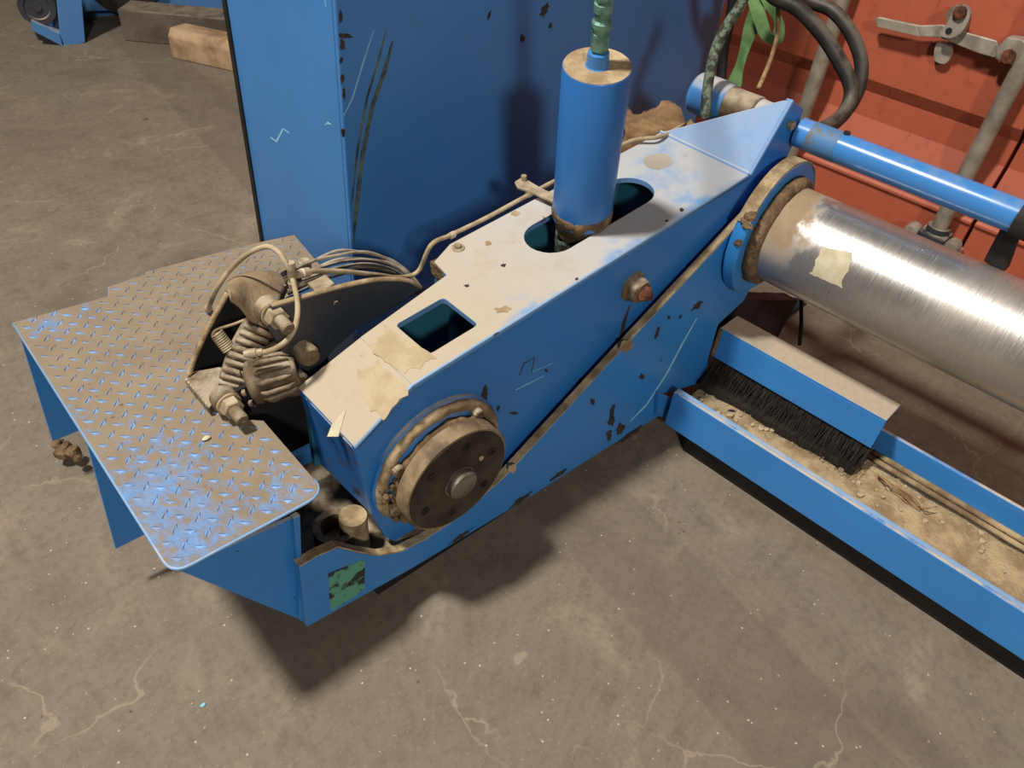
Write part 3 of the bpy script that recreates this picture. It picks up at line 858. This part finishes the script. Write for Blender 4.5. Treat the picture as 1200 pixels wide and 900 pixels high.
# return spring and hook
sa, sb = onv(z2(195, 432), 1.16), onv(z2(248, 505), 1.14)
hx = []
dd = (sb - sa); a1 = dd.cross(V).normalized(); a2 = dd.normalized().cross(a1)
for k in range(0, 9 * 10 + 1):
    t = k / 90; an = t * 9 * 2 * math.pi
    hx.append(sa + dd * t + (a1 * math.cos(an) + a2 * math.sin(an)) * .011)
MB().tube(hx, .0022, 5).build('return_spring', 'zinc', bk, smooth='all')
MB().tube(smoothpath([onv(z2(*p), 1.16) for p in ((215, 500), (180, 455), (182, 430), (205, 415), (260, 398), (312, 378))], 5), .0028, 7).build('spring_hook', 'rim_dirt', bk, smooth='all')

# ================================================================ AIR LINE AND CABLES
al = thing('air_line', onv((342, 325), 1.10), 'dusty beige air hose with tee fitting running from brake along the arm edge', 'hose')
tee = onv((342, 323), 1.08)
p1 = [onz((244, 362), ZP + .012), onv((252, 342), 1.24), onv((268, 318), 1.22), onv((290, 298), 1.18), onv((312, 289), 1.14), onv((327, 296), 1.10), onv((337, 312), 1.08), tee]
MB().tube(smoothpath(p1, 6), .0050, 10).build('hose', 'tube', al, smooth='all')
p2 = [tee, onv((346, 340), 1.06), onv((349, 360), 1.03), onv((346, 382), 1.01), onv((335, 400), 1.01), onv((316, 411), 1.02), onv((294, 414), 1.04)]
MB().tube(smoothpath(p2, 6), .0050, 10).build('hose', 'tube', al, smooth='all')
g = lambda u, v, h=.012: top(u, v) + n1 * h
p3 = [tee, onv((365, 318), 1.09), onv((400, 318), 1.10), onv((440, 322), 1.11), onv((468, 325), 1.12), onv((490, 318), 1.12), g(.84, 1.095, .022), g(.9, 1.105), g(1.0, 1.1), g(1.15, 1.102), g(1.3, 1.1), g(1.45, 1.1), onp((775, 160), top(1.5, 1.09) + n1 * .012, n1), onv((803, 145), 1.12)]
MB().tube(smoothpath(p3, 6), .0050, 10).build('hose', 'tube', al, smooth='all')
MB().lathe(tee - (p1[-2] - tee).normalized() * -.0 + Z * .028, -Z, [(0, .008), (.012, .0095), (.014, .0075), (.04, .0075), (.042, .0095), (.056, .008)], 14).build('tee_fitting', 'zinc', al, smooth=True)
d3 = (p3[1] - tee).normalized()
MB().lathe(tee, d3, [(0, .0075), (.022, .0075), (.024, .0095), (.04, .009)], 14).build('tee_branch', 'zinc', al, smooth=True)
for p, q in ((p1[0], p1[1]), (p2[-1], p2[-2])):
    d = (q - p).normalized()
    MB().lathe(p - d * .012, d, [(0, .006), (.01, .0085), (.022, .0085), (.024, .0066), (.034, .0066)], 12).build('end_fitting', 'zinc', al, smooth=True)
for u in (.9, 1.12):
    MB().tube([g(u - .006, 1.103), g(u + .006, 1.103)], .0075, 10).build('hose_clip', 'zinc', al)
rnd = random.Random(5)
offs = [(0, 0, 0), (3, -4, .008), (-2, -8, .016), (2, 6, -.008), (4, 12, .012), (0, -11, .02), (2, 16, 0)]
for i, (dx, dy, dv) in enumerate(offs):
    w1 = rnd.uniform(-3, 3); w2 = rnd.uniform(-3, 3)
    pts = [onv((334 + dx + rnd.uniform(-4, 3), 330 + dy * .9), 1.14 + dv), onv((362 + dx, 318 + dy * .9 + w1), 1.14 + dv), onv((396, 306 + dy * .85 + w2), 1.15 + dv), onv((430, 304 + dy * .7 + w1), 1.16 + dv),
           onv((460, 312 + dy * .6), 1.16 + dv), onv((480, 326 + dy * .5), 1.14 + dv), onv((497, 345 + dy * .4), 1.12 + dv)]
    o = MB().tube(smoothpath(pts, 6), .0030 if i % 2 else .0036, 8).build('sensor_cable', 'cable' if i % 3 else 'dark_plate', smooth='all')
    tag(o, ('thin pale grey cable in the bundle above the brake cheek plate' if i % 3 else 'dark grey cable among the pale cables above the brake cheek plate'), 'cable', 'cable bundle above the brake')
cbk = thing('cable_mount', onv((372, 330), 1.1), 'small bolted steel cable mount under the cable bundle beside the brake', 'bracket')
zc = onv((372, 330), 1.12).z
MB().prism([onz(p, zc) for p in ((352, 322), (372, 312), (394, 334), (372, 344))], -Z * .008).build('mount_plate', 'zinc', cbk, bevel=.001)
MB().lathe(onz((357, 308), zc + .01), Z, [(-.02, .012), (.004, .013), (.006, .010), (.006, 0)], 12).build('bolt', 'zinc', cbk)
for k in range(4):
    a = onv((330 + k * 3, 322 + k * 6), 1.12)
    MB().tube([a, a + U * .03 + Z * .004], .0045, 6).build('cable_gland', 'zinc' if k % 2 else 'dark', cbk)

# ================================================================ ROLLER AND TIE PIPE
ro = thing('roller', (XR, 0, .45), 'large bare steel roller with dirty end held by the blue flange', 'roller')
RR = .1195
MB().lathe((XR, YR - .001, ZR), (0, -1, 0), [(0, RR - .004), (.004, RR), (1.9, RR), (1.904, RR - .004), (1.904, 0)], 96).build('roller_tube', 'roller', ro, smooth=True)
def on_roller(p):
    d = ray(p); o = CAM - Vector((XR, 0, ZR))
    a = d.x ** 2 + d.z ** 2; b = 2 * (o.x * d.x + o.z * d.z); c_ = o.x ** 2 + o.z ** 2 - (RR + .0008) ** 2
    t = (-b - math.sqrt(max(0, b * b - 4 * a * c_))) / (2 * a)
    return CAM + d * t
lab = MB()
nx_, ny_ = 8, 8
vs = []
for j in range(ny_ + 1):
    for i in range(nx_ + 1):
        s_, t_ = i / nx_, j / ny_
        jx = (random.random() - .5) * (3 if (i in (0, nx_) or j in (0, ny_)) else 0)
        px = (963 + 37 * s_ - 14 * t_ + jx, 290 + 6 * s_ + 31 * t_ + 10 * s_ * t_ + jx)
        vs.append(on_roller(px))
lab.add(vs, [(j * (nx_ + 1) + i, j * (nx_ + 1) + i + 1, (j + 1) * (nx_ + 1) + i + 1, (j + 1) * (nx_ + 1) + i) for j in range(ny_) for i in range(nx_)])
lab.build('torn_label', 'sticker', ro, label='torn yellowed paper label')
XP, ZPp = 1.765, .812
PR = .0342
yP1 = onx((1193, 254), XP).y
tp = thing('tie_pipe', (XP, .3, .77), 'glossy blue steel tie pipe fixed to the tip of the dusty arm', 'pipe')
MB().lathe((XP, .692, ZPp), (0, -1, 0), [(0, PR), (.692 - yP1, PR), (.692 - yP1, 0)], 48).build('pipe_body', 'pipe', tp, smooth=True)
MB().lathe((XP, .66, ZPp), (0, -1, 0), [(0, PR + .001), (.07, PR + .001)], 48).build('grease_band', plain('grease_band', C(72, 118, 165), C(104, 98, 84), 22, .6, lo=.48, hi=.62), tp, smooth=True)
hexbolt(tp, Vector((XP, .585, ZPp + PR - .002)), (0, -.1, 1), .008, .008, 'dark')
# dark end clamp (at the right border of the picture)
ec = MB()
ye = ony((1192, 255), 0).y
yE = onx((1193, 254), XP).y
MB().lathe((XP, yE, ZPp), (0, -1, 0), [(0, .02), (0, .038), (.05, .04), (.05, 0)], 28).build('end_clamp', 'dark', tp, smooth=True)
MB().prism([onx(p, XP + .02) for p in ((1172, 268), (1195, 272), (1178, 318), (1166, 316), (1152, 306))], (.03, 0, 0)).build('clamp_strut', 'dark', tp, bevel=.003)
# pivot shaft behind the arm, in line with the pipe
ps = thing('pivot_shaft', (XP, .95, .75), 'dirty stepped pivot shaft behind the tip of the arm', 'shaft')
def yat(px):
    return onx(px, XP).y
yE1, yM, yM2 = yat((815, 112)), yat((855, 122)), yat((880, 125))
Ls = yE1 - .722
MB().lathe((XP, yE1, ZPp), (0, -1, 0), [(0, .03), (0, .046), (.006, .051), (Ls * .34, .051), (Ls * .37, .046)], 40).build('shaft_collar', 'housing', ps, smooth=True)
MB().lathe((XP, yE1 - Ls * .36, ZPp), (0, -1, 0), [(0, .045), (Ls * .3, .045), (Ls * .32, .038)], 40, .003).build('dusty_sleeve', 'brake', ps, smooth=True)
MB().lathe((XP, yE1 - Ls * .66, ZPp), (0, -1, 0), [(0, .036), (.006, .041), (Ls * .2, .039), (Ls * .22, .03), (Ls * .34, .03)], 40).build('shaft_end', 'slope', ps, smooth=True)

# ================================================================ CHANNEL BEAM, GUARD, BRUSH
cb_ = thing('channel_beam', (1.58, 0, 0), 'blue steel channel beam filled with sand running below the roller', 'beam')
yA, yB = .655, -1.1
MB().prism([Vector((1.43, yA, z)) if s_ == 0 else Vector((1.43, yB, z)) for s_, z in ((0, .082), (1, .082), (1, .2), (0, .2))], (.012, 0, 0)).build('near_wall', 'beam', cb_, bevel=.003)
MB().abox(1.442, 1.454, yB, yA, .188, .2).build('top_lip', 'edge', cb_, bevel=.002)
MB().abox(1.73, 1.742, yB, yA - .02, .082, .2).build('far_wall', 'beam', cb_, bevel=.003)
MB().prism([Vector((1.442, yA, .095)), Vector((1.442, yB, .095)), Vector((1.73, yB, .095)), Vector((1.73, yA, .095))], Z * .01).build('web', 'dark', cb_)
MB().prism([onv(p, V0 - .012) for p in ((772, 460), (790, 468), (790, 495), (770, 487))], V * .01).build('end_tab', 'blue', cb_)
MB().abox(1.466, 1.715, yB, yA - .06, 0, .0945).build('gap_shade_block', 'dark', cb_)  # added black block so the strip below the beam reads as shadow
# sand bed
sd = MB()
nxs, nys = 14, 90
vs = []
hole = onz((857, 488), .118)
for j in range(nys + 1):
    for i in range(nxs + 1):
        x = 1.455 + (1.7285 - 1.455) * i / nxs; y = yA - .004 - (yA - .004 - yB) * j / nys
        h = .126 + .012 * noise.noise(Vector((x * 9, y * 7, 0))) + .006 * noise.noise(Vector((x * 40, y * 40, 3))) + .012 * max(0, (i / nxs - .6))
        vs.append(Vector((x, y, h)))
fs = []
for j in range(nys):
    for i in range(nxs):
        q = (j * (nxs + 1) + i, j * (nxs + 1) + i + 1, (j + 1) * (nxs + 1) + i + 1, (j + 1) * (nxs + 1) + i)
        fs.append(q)
sd.add(vs, fs)
so = sd.build('sand_bed', 'sand', smooth='all')
tag(so, 'tan sand and grit lying along the inside of the blue channel beam', 'sand'); so['kind'] = 'stuff'
MB().lathe(Vector((hole.x, hole.y, .108)), Z, [(0, .016), (.021, .016), (.022, .0)], 20).build('drain_hole', 'dark', so)
gt = MB()
rg_ = random.Random(3)
for k in range(90):
    y = .64 - abs(rg_.gauss(0, .22)); x = rg_.uniform(1.47, 1.66)
    if k > 55: y = rg_.uniform(-.2, .25); x = rg_.uniform(1.58, 1.69)
    h = .126 + .012 * noise.noise(Vector((x * 9, y * 7, 0)))
    blob(gt, Vector((x, y, h + .003)), rg_.uniform(.003, .009), k, 6, (1.3, 1, .7), .5)
gto = gt.build('channel_grit', 'cake')
tag(gto, 'loose crumbs and grit scattered over the sand in the channel beam', 'grit'); gto['kind'] = 'stuff'
# guide rods at the bottom of the far wall
for i, (x, r) in enumerate(((1.675, .007), (1.692, .008))):
    o = MB().tube([Vector((x, .22 - i * .02, .148 + i * .006)), Vector((x, -.4, .146 + i * .006)), Vector((x, yB, .148 + i * .006))], r, 10).build('guide_rod', 'rim_dirt', smooth='all')
    tag(o, ('thin dusty rod on the channel sand, between the thicker rod and the brush', 'thicker dusty rod in the channel lying next to its far blue wall')[i], 'rod', 'rods in the channel')
for i in range(5):
    p = [(1028, 555), (1035 + i * 2, 562 + i), (1050 + i * 5, 575 + i * 2), (1066 + i * 4, 588 + i * 2), (1078 + i * 5, 598 - i)]
    o = MB().tube(smoothpath([onz(q, .146 + .008 * math.sin(k + i)) for k, q in enumerate(p)], 5), .0016, 5).build('straw_fibre', 'twig', smooth='all')
    tag(o, 'loose pale fibre trailing over the sand beside the black brush', 'fibre', 'fibres beside the brush')
# guard angle
gd = thing('guard_angle', (1.66, .43, .2), 'short blue angle guard with dusty top above the channel beam', 'guard')
xg = 1.634
MB().abox(xg, 1.722, .198, .672, .296, .303).build('top_flange', 'dusty', gd, bevel=.002)
MB().abox(xg, xg + .007, .198, .672, .205, .297).build('front_flange', 'beam', gd, bevel=.002)
MB().tube([Vector((xg - .002, .668, .21)), Vector((xg - .002, .668, .30))], .006, 7).build('weld_bead', 'dirt', gd)
# brush of bristles below the guard
bs = MB()
MB_back = MB().abox(1.645, 1.668, .20, .66, .185, .225)
bh = thing('brush_strip', (1.64, .43, .12), 'black bristle brush strip under the blue guard angle', 'brush')
MB_back.build('brush_back', 'dark', bh)
rnd = random.Random(11)
for k in range(1500):
    y = rnd.uniform(.20, .66); x = rnd.uniform(1.642, 1.67)
    a = Vector((x, y, .2)); b = Vector((x - rnd.uniform(.02, .085), y + rnd.uniform(-.02, .02), rnd.uniform(.115, .15)))
    w = Vector((rnd.uniform(-1, 1), rnd.uniform(-1, 1), 0)).normalized() * .0018
    w2 = w.cross(b - a).normalized() * .0018
    bs.add([a - w, a + w, a + w2, b], [(0, 1, 3), (1, 2, 3), (2, 0, 3)])
bs.build('bristles', 'bristle', bh, kind='stuff')
MB().prism([Vector((1.58, .66, .12)), Vector((1.60, .2, .12)), Vector((1.66, .2, .13)), Vector((1.66, .66, .13))], Z * .03).build('matted_fibre', 'bristle', bh, bevel=.01)
ck = onz((940, 400), .0)
o = MB().tube([onx((939, 352), 2.0), onx((939, 380), 2.0), onx((937, 404), 2.0)], .006, 8).build('hanging_cable', 'dark', smooth='all')
tag(o, 'short black cable hanging below the steel roller near the flange', 'cable')

# ================================================================ RED CONTAINER DOORS
XC = 3.0
ctn = thing('shipping_container', (3.6, .8, 0), 'red shipping container door with galvanised lock rods and handle', 'container')
ySeam = onx((1172, 205), XC).y
prof = [(0, 2.2), (0, .60), (.034, .55), (.034, .46), (.0, .36), (0, .262), (-.012, .258), (-.012, .245), (0, .24), (0, .12)]
def door(y0, y1, dx=0.0):
    mb = MB()
    front = [Vector((XC + a + dx, y0, z)) for a, z in prof]
    back = [Vector((XC + .09, y0, .12)), Vector((XC + .09, y0, 2.2))]
    mb.prism(front + back, Vector((0, y1 - y0, 0)))
    return mb.build('door_panel', 'red', ctn, bevel=.003)
door(ySeam + .006, 2.3)
door(-1.6, ySeam - .006, .004)
MB().abox(XC - .01, XC + .12, -1.6, 2.3, .0, .118).build('door_sill', 'red', ctn, bevel=.004)
MB().abox(XC + .09, XC + 1.2, -1.6, 2.3, .0, 2.2).build('container_body', 'red', ctn)
xr = XC - .06
y1_, y2_ = onx((965, 65), xr).y, onx((1150, 170), xr).y
rods = []
for y in (y1_, y2_):
    r_ = MB().tube([Vector((xr, y, .10)), Vector((xr, y, 2.2))], .029, 20).build('lock_rod', 'rod', ctn, smooth=True)
    rods.append(r_)
    zb = .17
    MB().abox(xr - .045, xr + .045, y - .05, y + .05, zb - .06, zb + .03).build('cam_keeper', 'dark_plate', ctn, bevel=.008)
    MB().tube([Vector((xr, y, zb + .03)), Vector((xr, y, zb + .05))], .04, 20).build('rod_collar', 'dark_plate', ctn)
    for s_ in (-1, 1):
        MB().lathe(Vector((xr - .02, y + s_ * .075, zb + .01)), (-1, 0, 0), [(-.02, .026), (.02, .026), (.028, .02), (.03, 0)], 16).build('keeper_bolt', 'galv', ctn, smooth=True)
        MB().abox(xr - .02, xr + .05, y + s_ * .075 - .028, y + s_ * .075 + .028, zb - .07, zb - .01).build('keeper_plate', 'galv', ctn, bevel=.004)
fh = lambda p, d=.06: onx(p, XC - d)
hd_ = MB().prism([fh(p) for p in ((1025, 22), (1030, 20), (1078, 30), (1104, 29), (1128, 37), (1168, 48), (1171, 57), (1166, 68), (1148, 63), (1120, 52), (1100, 44), (1075, 43), (1027, 31))], (.012, 0, 0)).build('lock_handle', 'galv', ctn, bevel=.003)
MB().prism([fh(p, .066) for p in ((1026, 21), (1074, 31), (1077, 43), (1027, 31))], (.004, 0, 0)).build('handle_grip', 'rod', hd_, bevel=.002)
hb = MB().prism([fh(p, .08) for p in ((1179, 44), (1200, 47), (1215, 60), (1208, 80), (1192, 79), (1166, 70), (1167, 58))], (.06, 0, 0)).build('handle_hub', 'galv', ctn, bevel=.006)
MB().lathe(fh((1182, 66), .082), (-1, 0, 0), [(0, .022), (.012, .02), (.014, 0)], 12).build('hub_bolt', 'rust', ctn)
cat = MB().prism(roundpoly([fh(p, .085) for p in ((1110, 28), (1118, 8), (1130, 4), (1138, 12), (1134, 28), (1124, 42), (1110, 46), (1098, 40))], .02, 3), (.014, 0, 0)).build('handle_catch', 'galv', ctn, bevel=.003)
MB().lathe(fh((1125, 15), .086), (-1, 0, 0), [(0, .022), (.01, .02), (.014, .012), (.014, 0)], 10).build('catch_bolt', 'rust', cat)
MB().lathe(fh((1112, 36), .086), (-1, 0, 0), [(0, .010), (.003, .010), (.003, 0)], 10).build('catch_slot', 'dark', cat)
MB().prism(roundpoly([fh(p, .03) for p in ((1097, 48), (1117, 52), (1112, 74), (1100, 76), (1093, 68))], .02, 3), (.02, 0, 0)).build('catch_bracket', 'galv', ctn, bevel=.003)
MB().prism(roundpoly([fh(p, .04) for p in ((1108, 14), (1122, 4), (1136, 10), (1130, 40), (1112, 46))], .02, 3), (.03, 0, 0)).build('catch_backplate', 'rod', ctn, bevel=.003)

# ================================================================ HOSES, STRAP, CLUTTER BEHIND THE ARM
def hose(px, r, mat, name, label, cat='hose', n=8):
    o = MB().tube(smoothpath([onx(p[:2], p[2]) for p in px], n), r, 12).build(name, mat, smooth='all')
    return tag(o, label, cat)
hose([(880, -40, 2.0), (905, -6, 2.0), (935, 10, 2.02), (962, 38, 2.04), (983, 70, 2.05), (997, 100, 2.05), (995, 122, 2.03), (982, 140, 1.98), (962, 152, 1.9), (945, 158, 1.84)], .019, 'rubber', 'hydraulic_hose', 'thick black hydraulic hose with dusty printed side curving down to the blue pipe')
hose([(910, -40, 2.12), (945, -2, 2.12), (975, 12, 2.12), (995, 35, 2.12), (1008, 66, 2.12), (1009, 92, 2.11), (1003, 112, 2.1), (990, 132, 2.06), (968, 150, 1.98)], .0175, 'rubber', 'hydraulic_hose', 'smooth black hydraulic hose arching behind the dusty printed hose')
hose([(880, -30, 1.72), (868, 6, 1.72), (852, 30, 1.71), (840, 55, 1.70), (833, 80, 1.69), (829, 105, 1.68), (827, 128, 1.67), (828, 138, 1.67)], .0125, 'braid', 'braided_hose', 'green-stained braided hose hanging in front of the pivot shaft')
hose([(862, -20, 2.35), (856, 20, 2.34), (848, 60, 2.33), (845, 95, 2.32)], .016, 'dark', 'drain_hose', 'dark upright hose behind the green-stained braided hose')
hose([(912, 8, 2.05), (911, 40, 2.05), (905, 64, 2.05), (897, 85, 2.0), (889, 103, 1.92)], .006, 'twig', 'tan_twine', 'thin tan twine dangling from the green strap', 'cord')
def ribbon(px, wpx, x, name, label):
    L = []; Rr = []
    P = smoothpath([onx(p, x) for p in px], 5)
    mb = MB(); vs = []
    for i, p in enumerate(P):
        t = (P[min(i + 1, len(P) - 1)] - P[max(i - 1, 0)]).normalized()
        s_ = t.cross(Vector((1, 0, 0))).normalized()
        tw = s_ * math.cos(.5 * math.sin(i * .35)) + Vector((1, 0, 0)) * math.sin(.5 * math.sin(i * .35))
        vs += [p - tw * wpx, p + tw * wpx, p + tw * wpx + Vector((.003, 0, 0)), p - tw * wpx + Vector((.003, 0, 0))]
    fs = []
    for i in range(len(P) - 1):
        a = i * 4; b = a + 4
        for k in range(4):
            fs.append((a + k, a + (k + 1) % 4, b + (k + 1) % 4, b + k))
    fs += [(0, 1, 2, 3), (len(vs) - 4, len(vs) - 1, len(vs) - 2, len(vs) - 3)]
    mb.add(vs, fs)
    o = mb.build(name, 'strap', smooth=True)
    return tag(o, label, 'strap')
ribbon([(898, -20), (886, 15), (876, 45), (866, 80), (860, 100)], .022, 2.2, 'lashing_strap', 'flat green lashing strap hanging behind the pivot shaft')
ribbon([(880, -10), (890, 20), (898, 42), (910, 46), (913, 28), (903, 8), (895, -12)], .017, 2.14, 'lashing_strap', 'looped green lashing strap end below the black hoses')
# crumpled rag wedged between the arm and the housing
rg = MB()
vs = []
NR = 14
c00, c10, c11, c01 = onv((727, 185), 1.16), onv((735, 130), 1.30), onv((790, 118), 1.30), onv((812, 146), 1.14)
for j in range(NR + 1):
    for i in range(NR + 1):
        s_, t_ = i / NR, j / NR
        p = c00.lerp(c01, s_).lerp(c10.lerp(c11, s_), t_)
        p = p + Z * (.03 * noise.noise(p * 14) + .012 * noise.noise(p * 40)) + V * .02 * noise.noise(p * 22 + Vector((5, 1, 2)))
        vs.append(p)
n_ = len(vs)
fs = [(j * (NR + 1) + i, j * (NR + 1) + i + 1, (j + 1) * (NR + 1) + i + 1, (j + 1) * (NR + 1) + i) for j in range(NR) for i in range(NR)]
fs += [tuple(k + n_ for k in reversed(f)) for f in fs]
rg.add(vs + [v - Z * .003 for v in vs], fs)
rag = rg.build('crumpled_rag', 'rag', smooth='all')
tag(rag, 'crumpled brown rag wedged between the arm and the blue housing', 'rag')

# ================================================================ FAR CORNER: blue machine, girder, timber
fm = thing('blue_machine', Vector((1.75, 4.3, 0)), 'blue painted machine frame with dark wheel in the far corner beside the timber', 'machine')
xq = onz((75, 53), 0)
yq = xq.y
def fyq(p): return onp(p, xq, Vector((.25, 1, 0)).normalized())
MB().prism([fyq(p) for p in ((66, 0), (62, -60), (96, -60), (96, 0), (100, 50), (76, 56), (70, 40))], (.04, .1, 0)).build('front_post', 'farblue', fm, bevel=.004)
MB().prism([fyq(p) for p in ((36, 24), (38, 36), (74, 55), (70, 40))], (.1, .2, 0)).build('bottom_rail', 'farblue', fm, bevel=.004)
MB().prism([fyq(p) + Vector((-.02, .05, 0)) for p in ((28, -60), (36, 24), (72, 42), (66, -60))], (.05, .2, 0)).build('side_frame', 'farblue', fm, bevel=.004)
MB().lathe(fyq((52, 10)) + Vector((-.02, .045, 0)), Vector((-.25, -1, 0)), [(0, .085), (.012, .085), (.012, .06), (.006, .055), (.006, .02), (.016, .02), (.016, 0)], 28).build('bearing_cap', 'dark_plate', fm, smooth=True)
MB().prism([fyq(p) + Vector((0, .34, 0)) for p in ((92, -60), (300, -60), (300, 30), (142, 33), (98, 42))], (.05, .3, 0)).build('side_beam', 'farblue', fm, bevel=.004)
wc = fyq((172, -14)) + Vector((0, .3, 0))
MB().lathe(wc, Vector((-.25, -1, 0)), [(-.05, .16), (-.04, .2), (.03, .2), (.04, .16), (.04, .1), (.02, 0)], 40).build('wheel', 'tyre', fm, smooth=True)
MB().abox(1.6, 2.6, yq + .35, yq + .42, 0, .3).build('rear_foot', 'farblue', fm)
gi = MB()
g1, g2 = onz((143, 44), 0.0), onz((275, 56), 0.0)
gdir = (g2 - g1); gdir.z = 0; gdir.normalize(); gper = Vector((-gdir.y, gdir.x, 0))
g1 = onz((146, 48), 0)
gi.box(g1 + gdir * .6 + gper * .09 + Z * .08, gdir * .6, gper * .09, Z * .08)
tag(gi.build('steel_girder', 'girder', bevel=.006), 'dark dusty square girder lying on floor before the far blue machine', 'girder')
t1, t2 = onz((200, 68), 0.0), onz((272, 84), 0.0)
td = (t2 - t1); td.z = 0; td.normalize(); tpz = Vector((-td.y, td.x, 0))
tb = MB()
tl = []
hT = .145
secs = [(0.0, .01), (.03, 0), (.2, 0), (.38, -.005), (.55, 0), (1.0, 0)]
for (s_, o_) in secs:
    p = t1 + td * s_
    tl.append([p + tpz * o_, p + tpz * .14, p + tpz * .14 + Z * (hT - .01 * (s_ == 0)), p + tpz * (o_ + .03) + Z * hT, p + tpz * o_ + Z * (hT - .035)])
vs = [q for r in tl for q in r]
fs = []
for i in range(len(tl) - 1):
    for k in range(5):
        fs.append((i * 5 + k, i * 5 + (k + 1) % 5, (i + 1) * 5 + (k + 1) % 5, (i + 1) * 5 + k))
fs += [(0, 1, 2, 3, 4), tuple(len(vs) - 5 + k for k in (4, 3, 2, 1, 0))]
tb.add(vs, fs)
tag(tb.build('timber_block', 'wood', bevel=.008), 'pale rough timber block lying on the floor beside the blue housing', 'timber')
# small litter on the floor and step
for i, (x, y, z, r, m, lb) in enumerate([(170, 139, 0, .008, 'dirt', 'small dark crumb of dirt on the concrete behind the step'), (238, 826, 0, .004, 'mark', 'tiny blue paint flake lying on the bare concrete'),
                                         (242, 513, ZP + .002, .005, 'sticker', 'small pale wood chip on the checker plate step')]):
    d_ = MB(); blob(d_, onz((x, y), z + r * .4), r, i, 8, (1.6, 1, .6))
    tag(d_.build('floor_crumb' if m == 'dirt' else ('paint_flake' if m == 'mark' else 'wood_chip'), m), lb, 'debris')
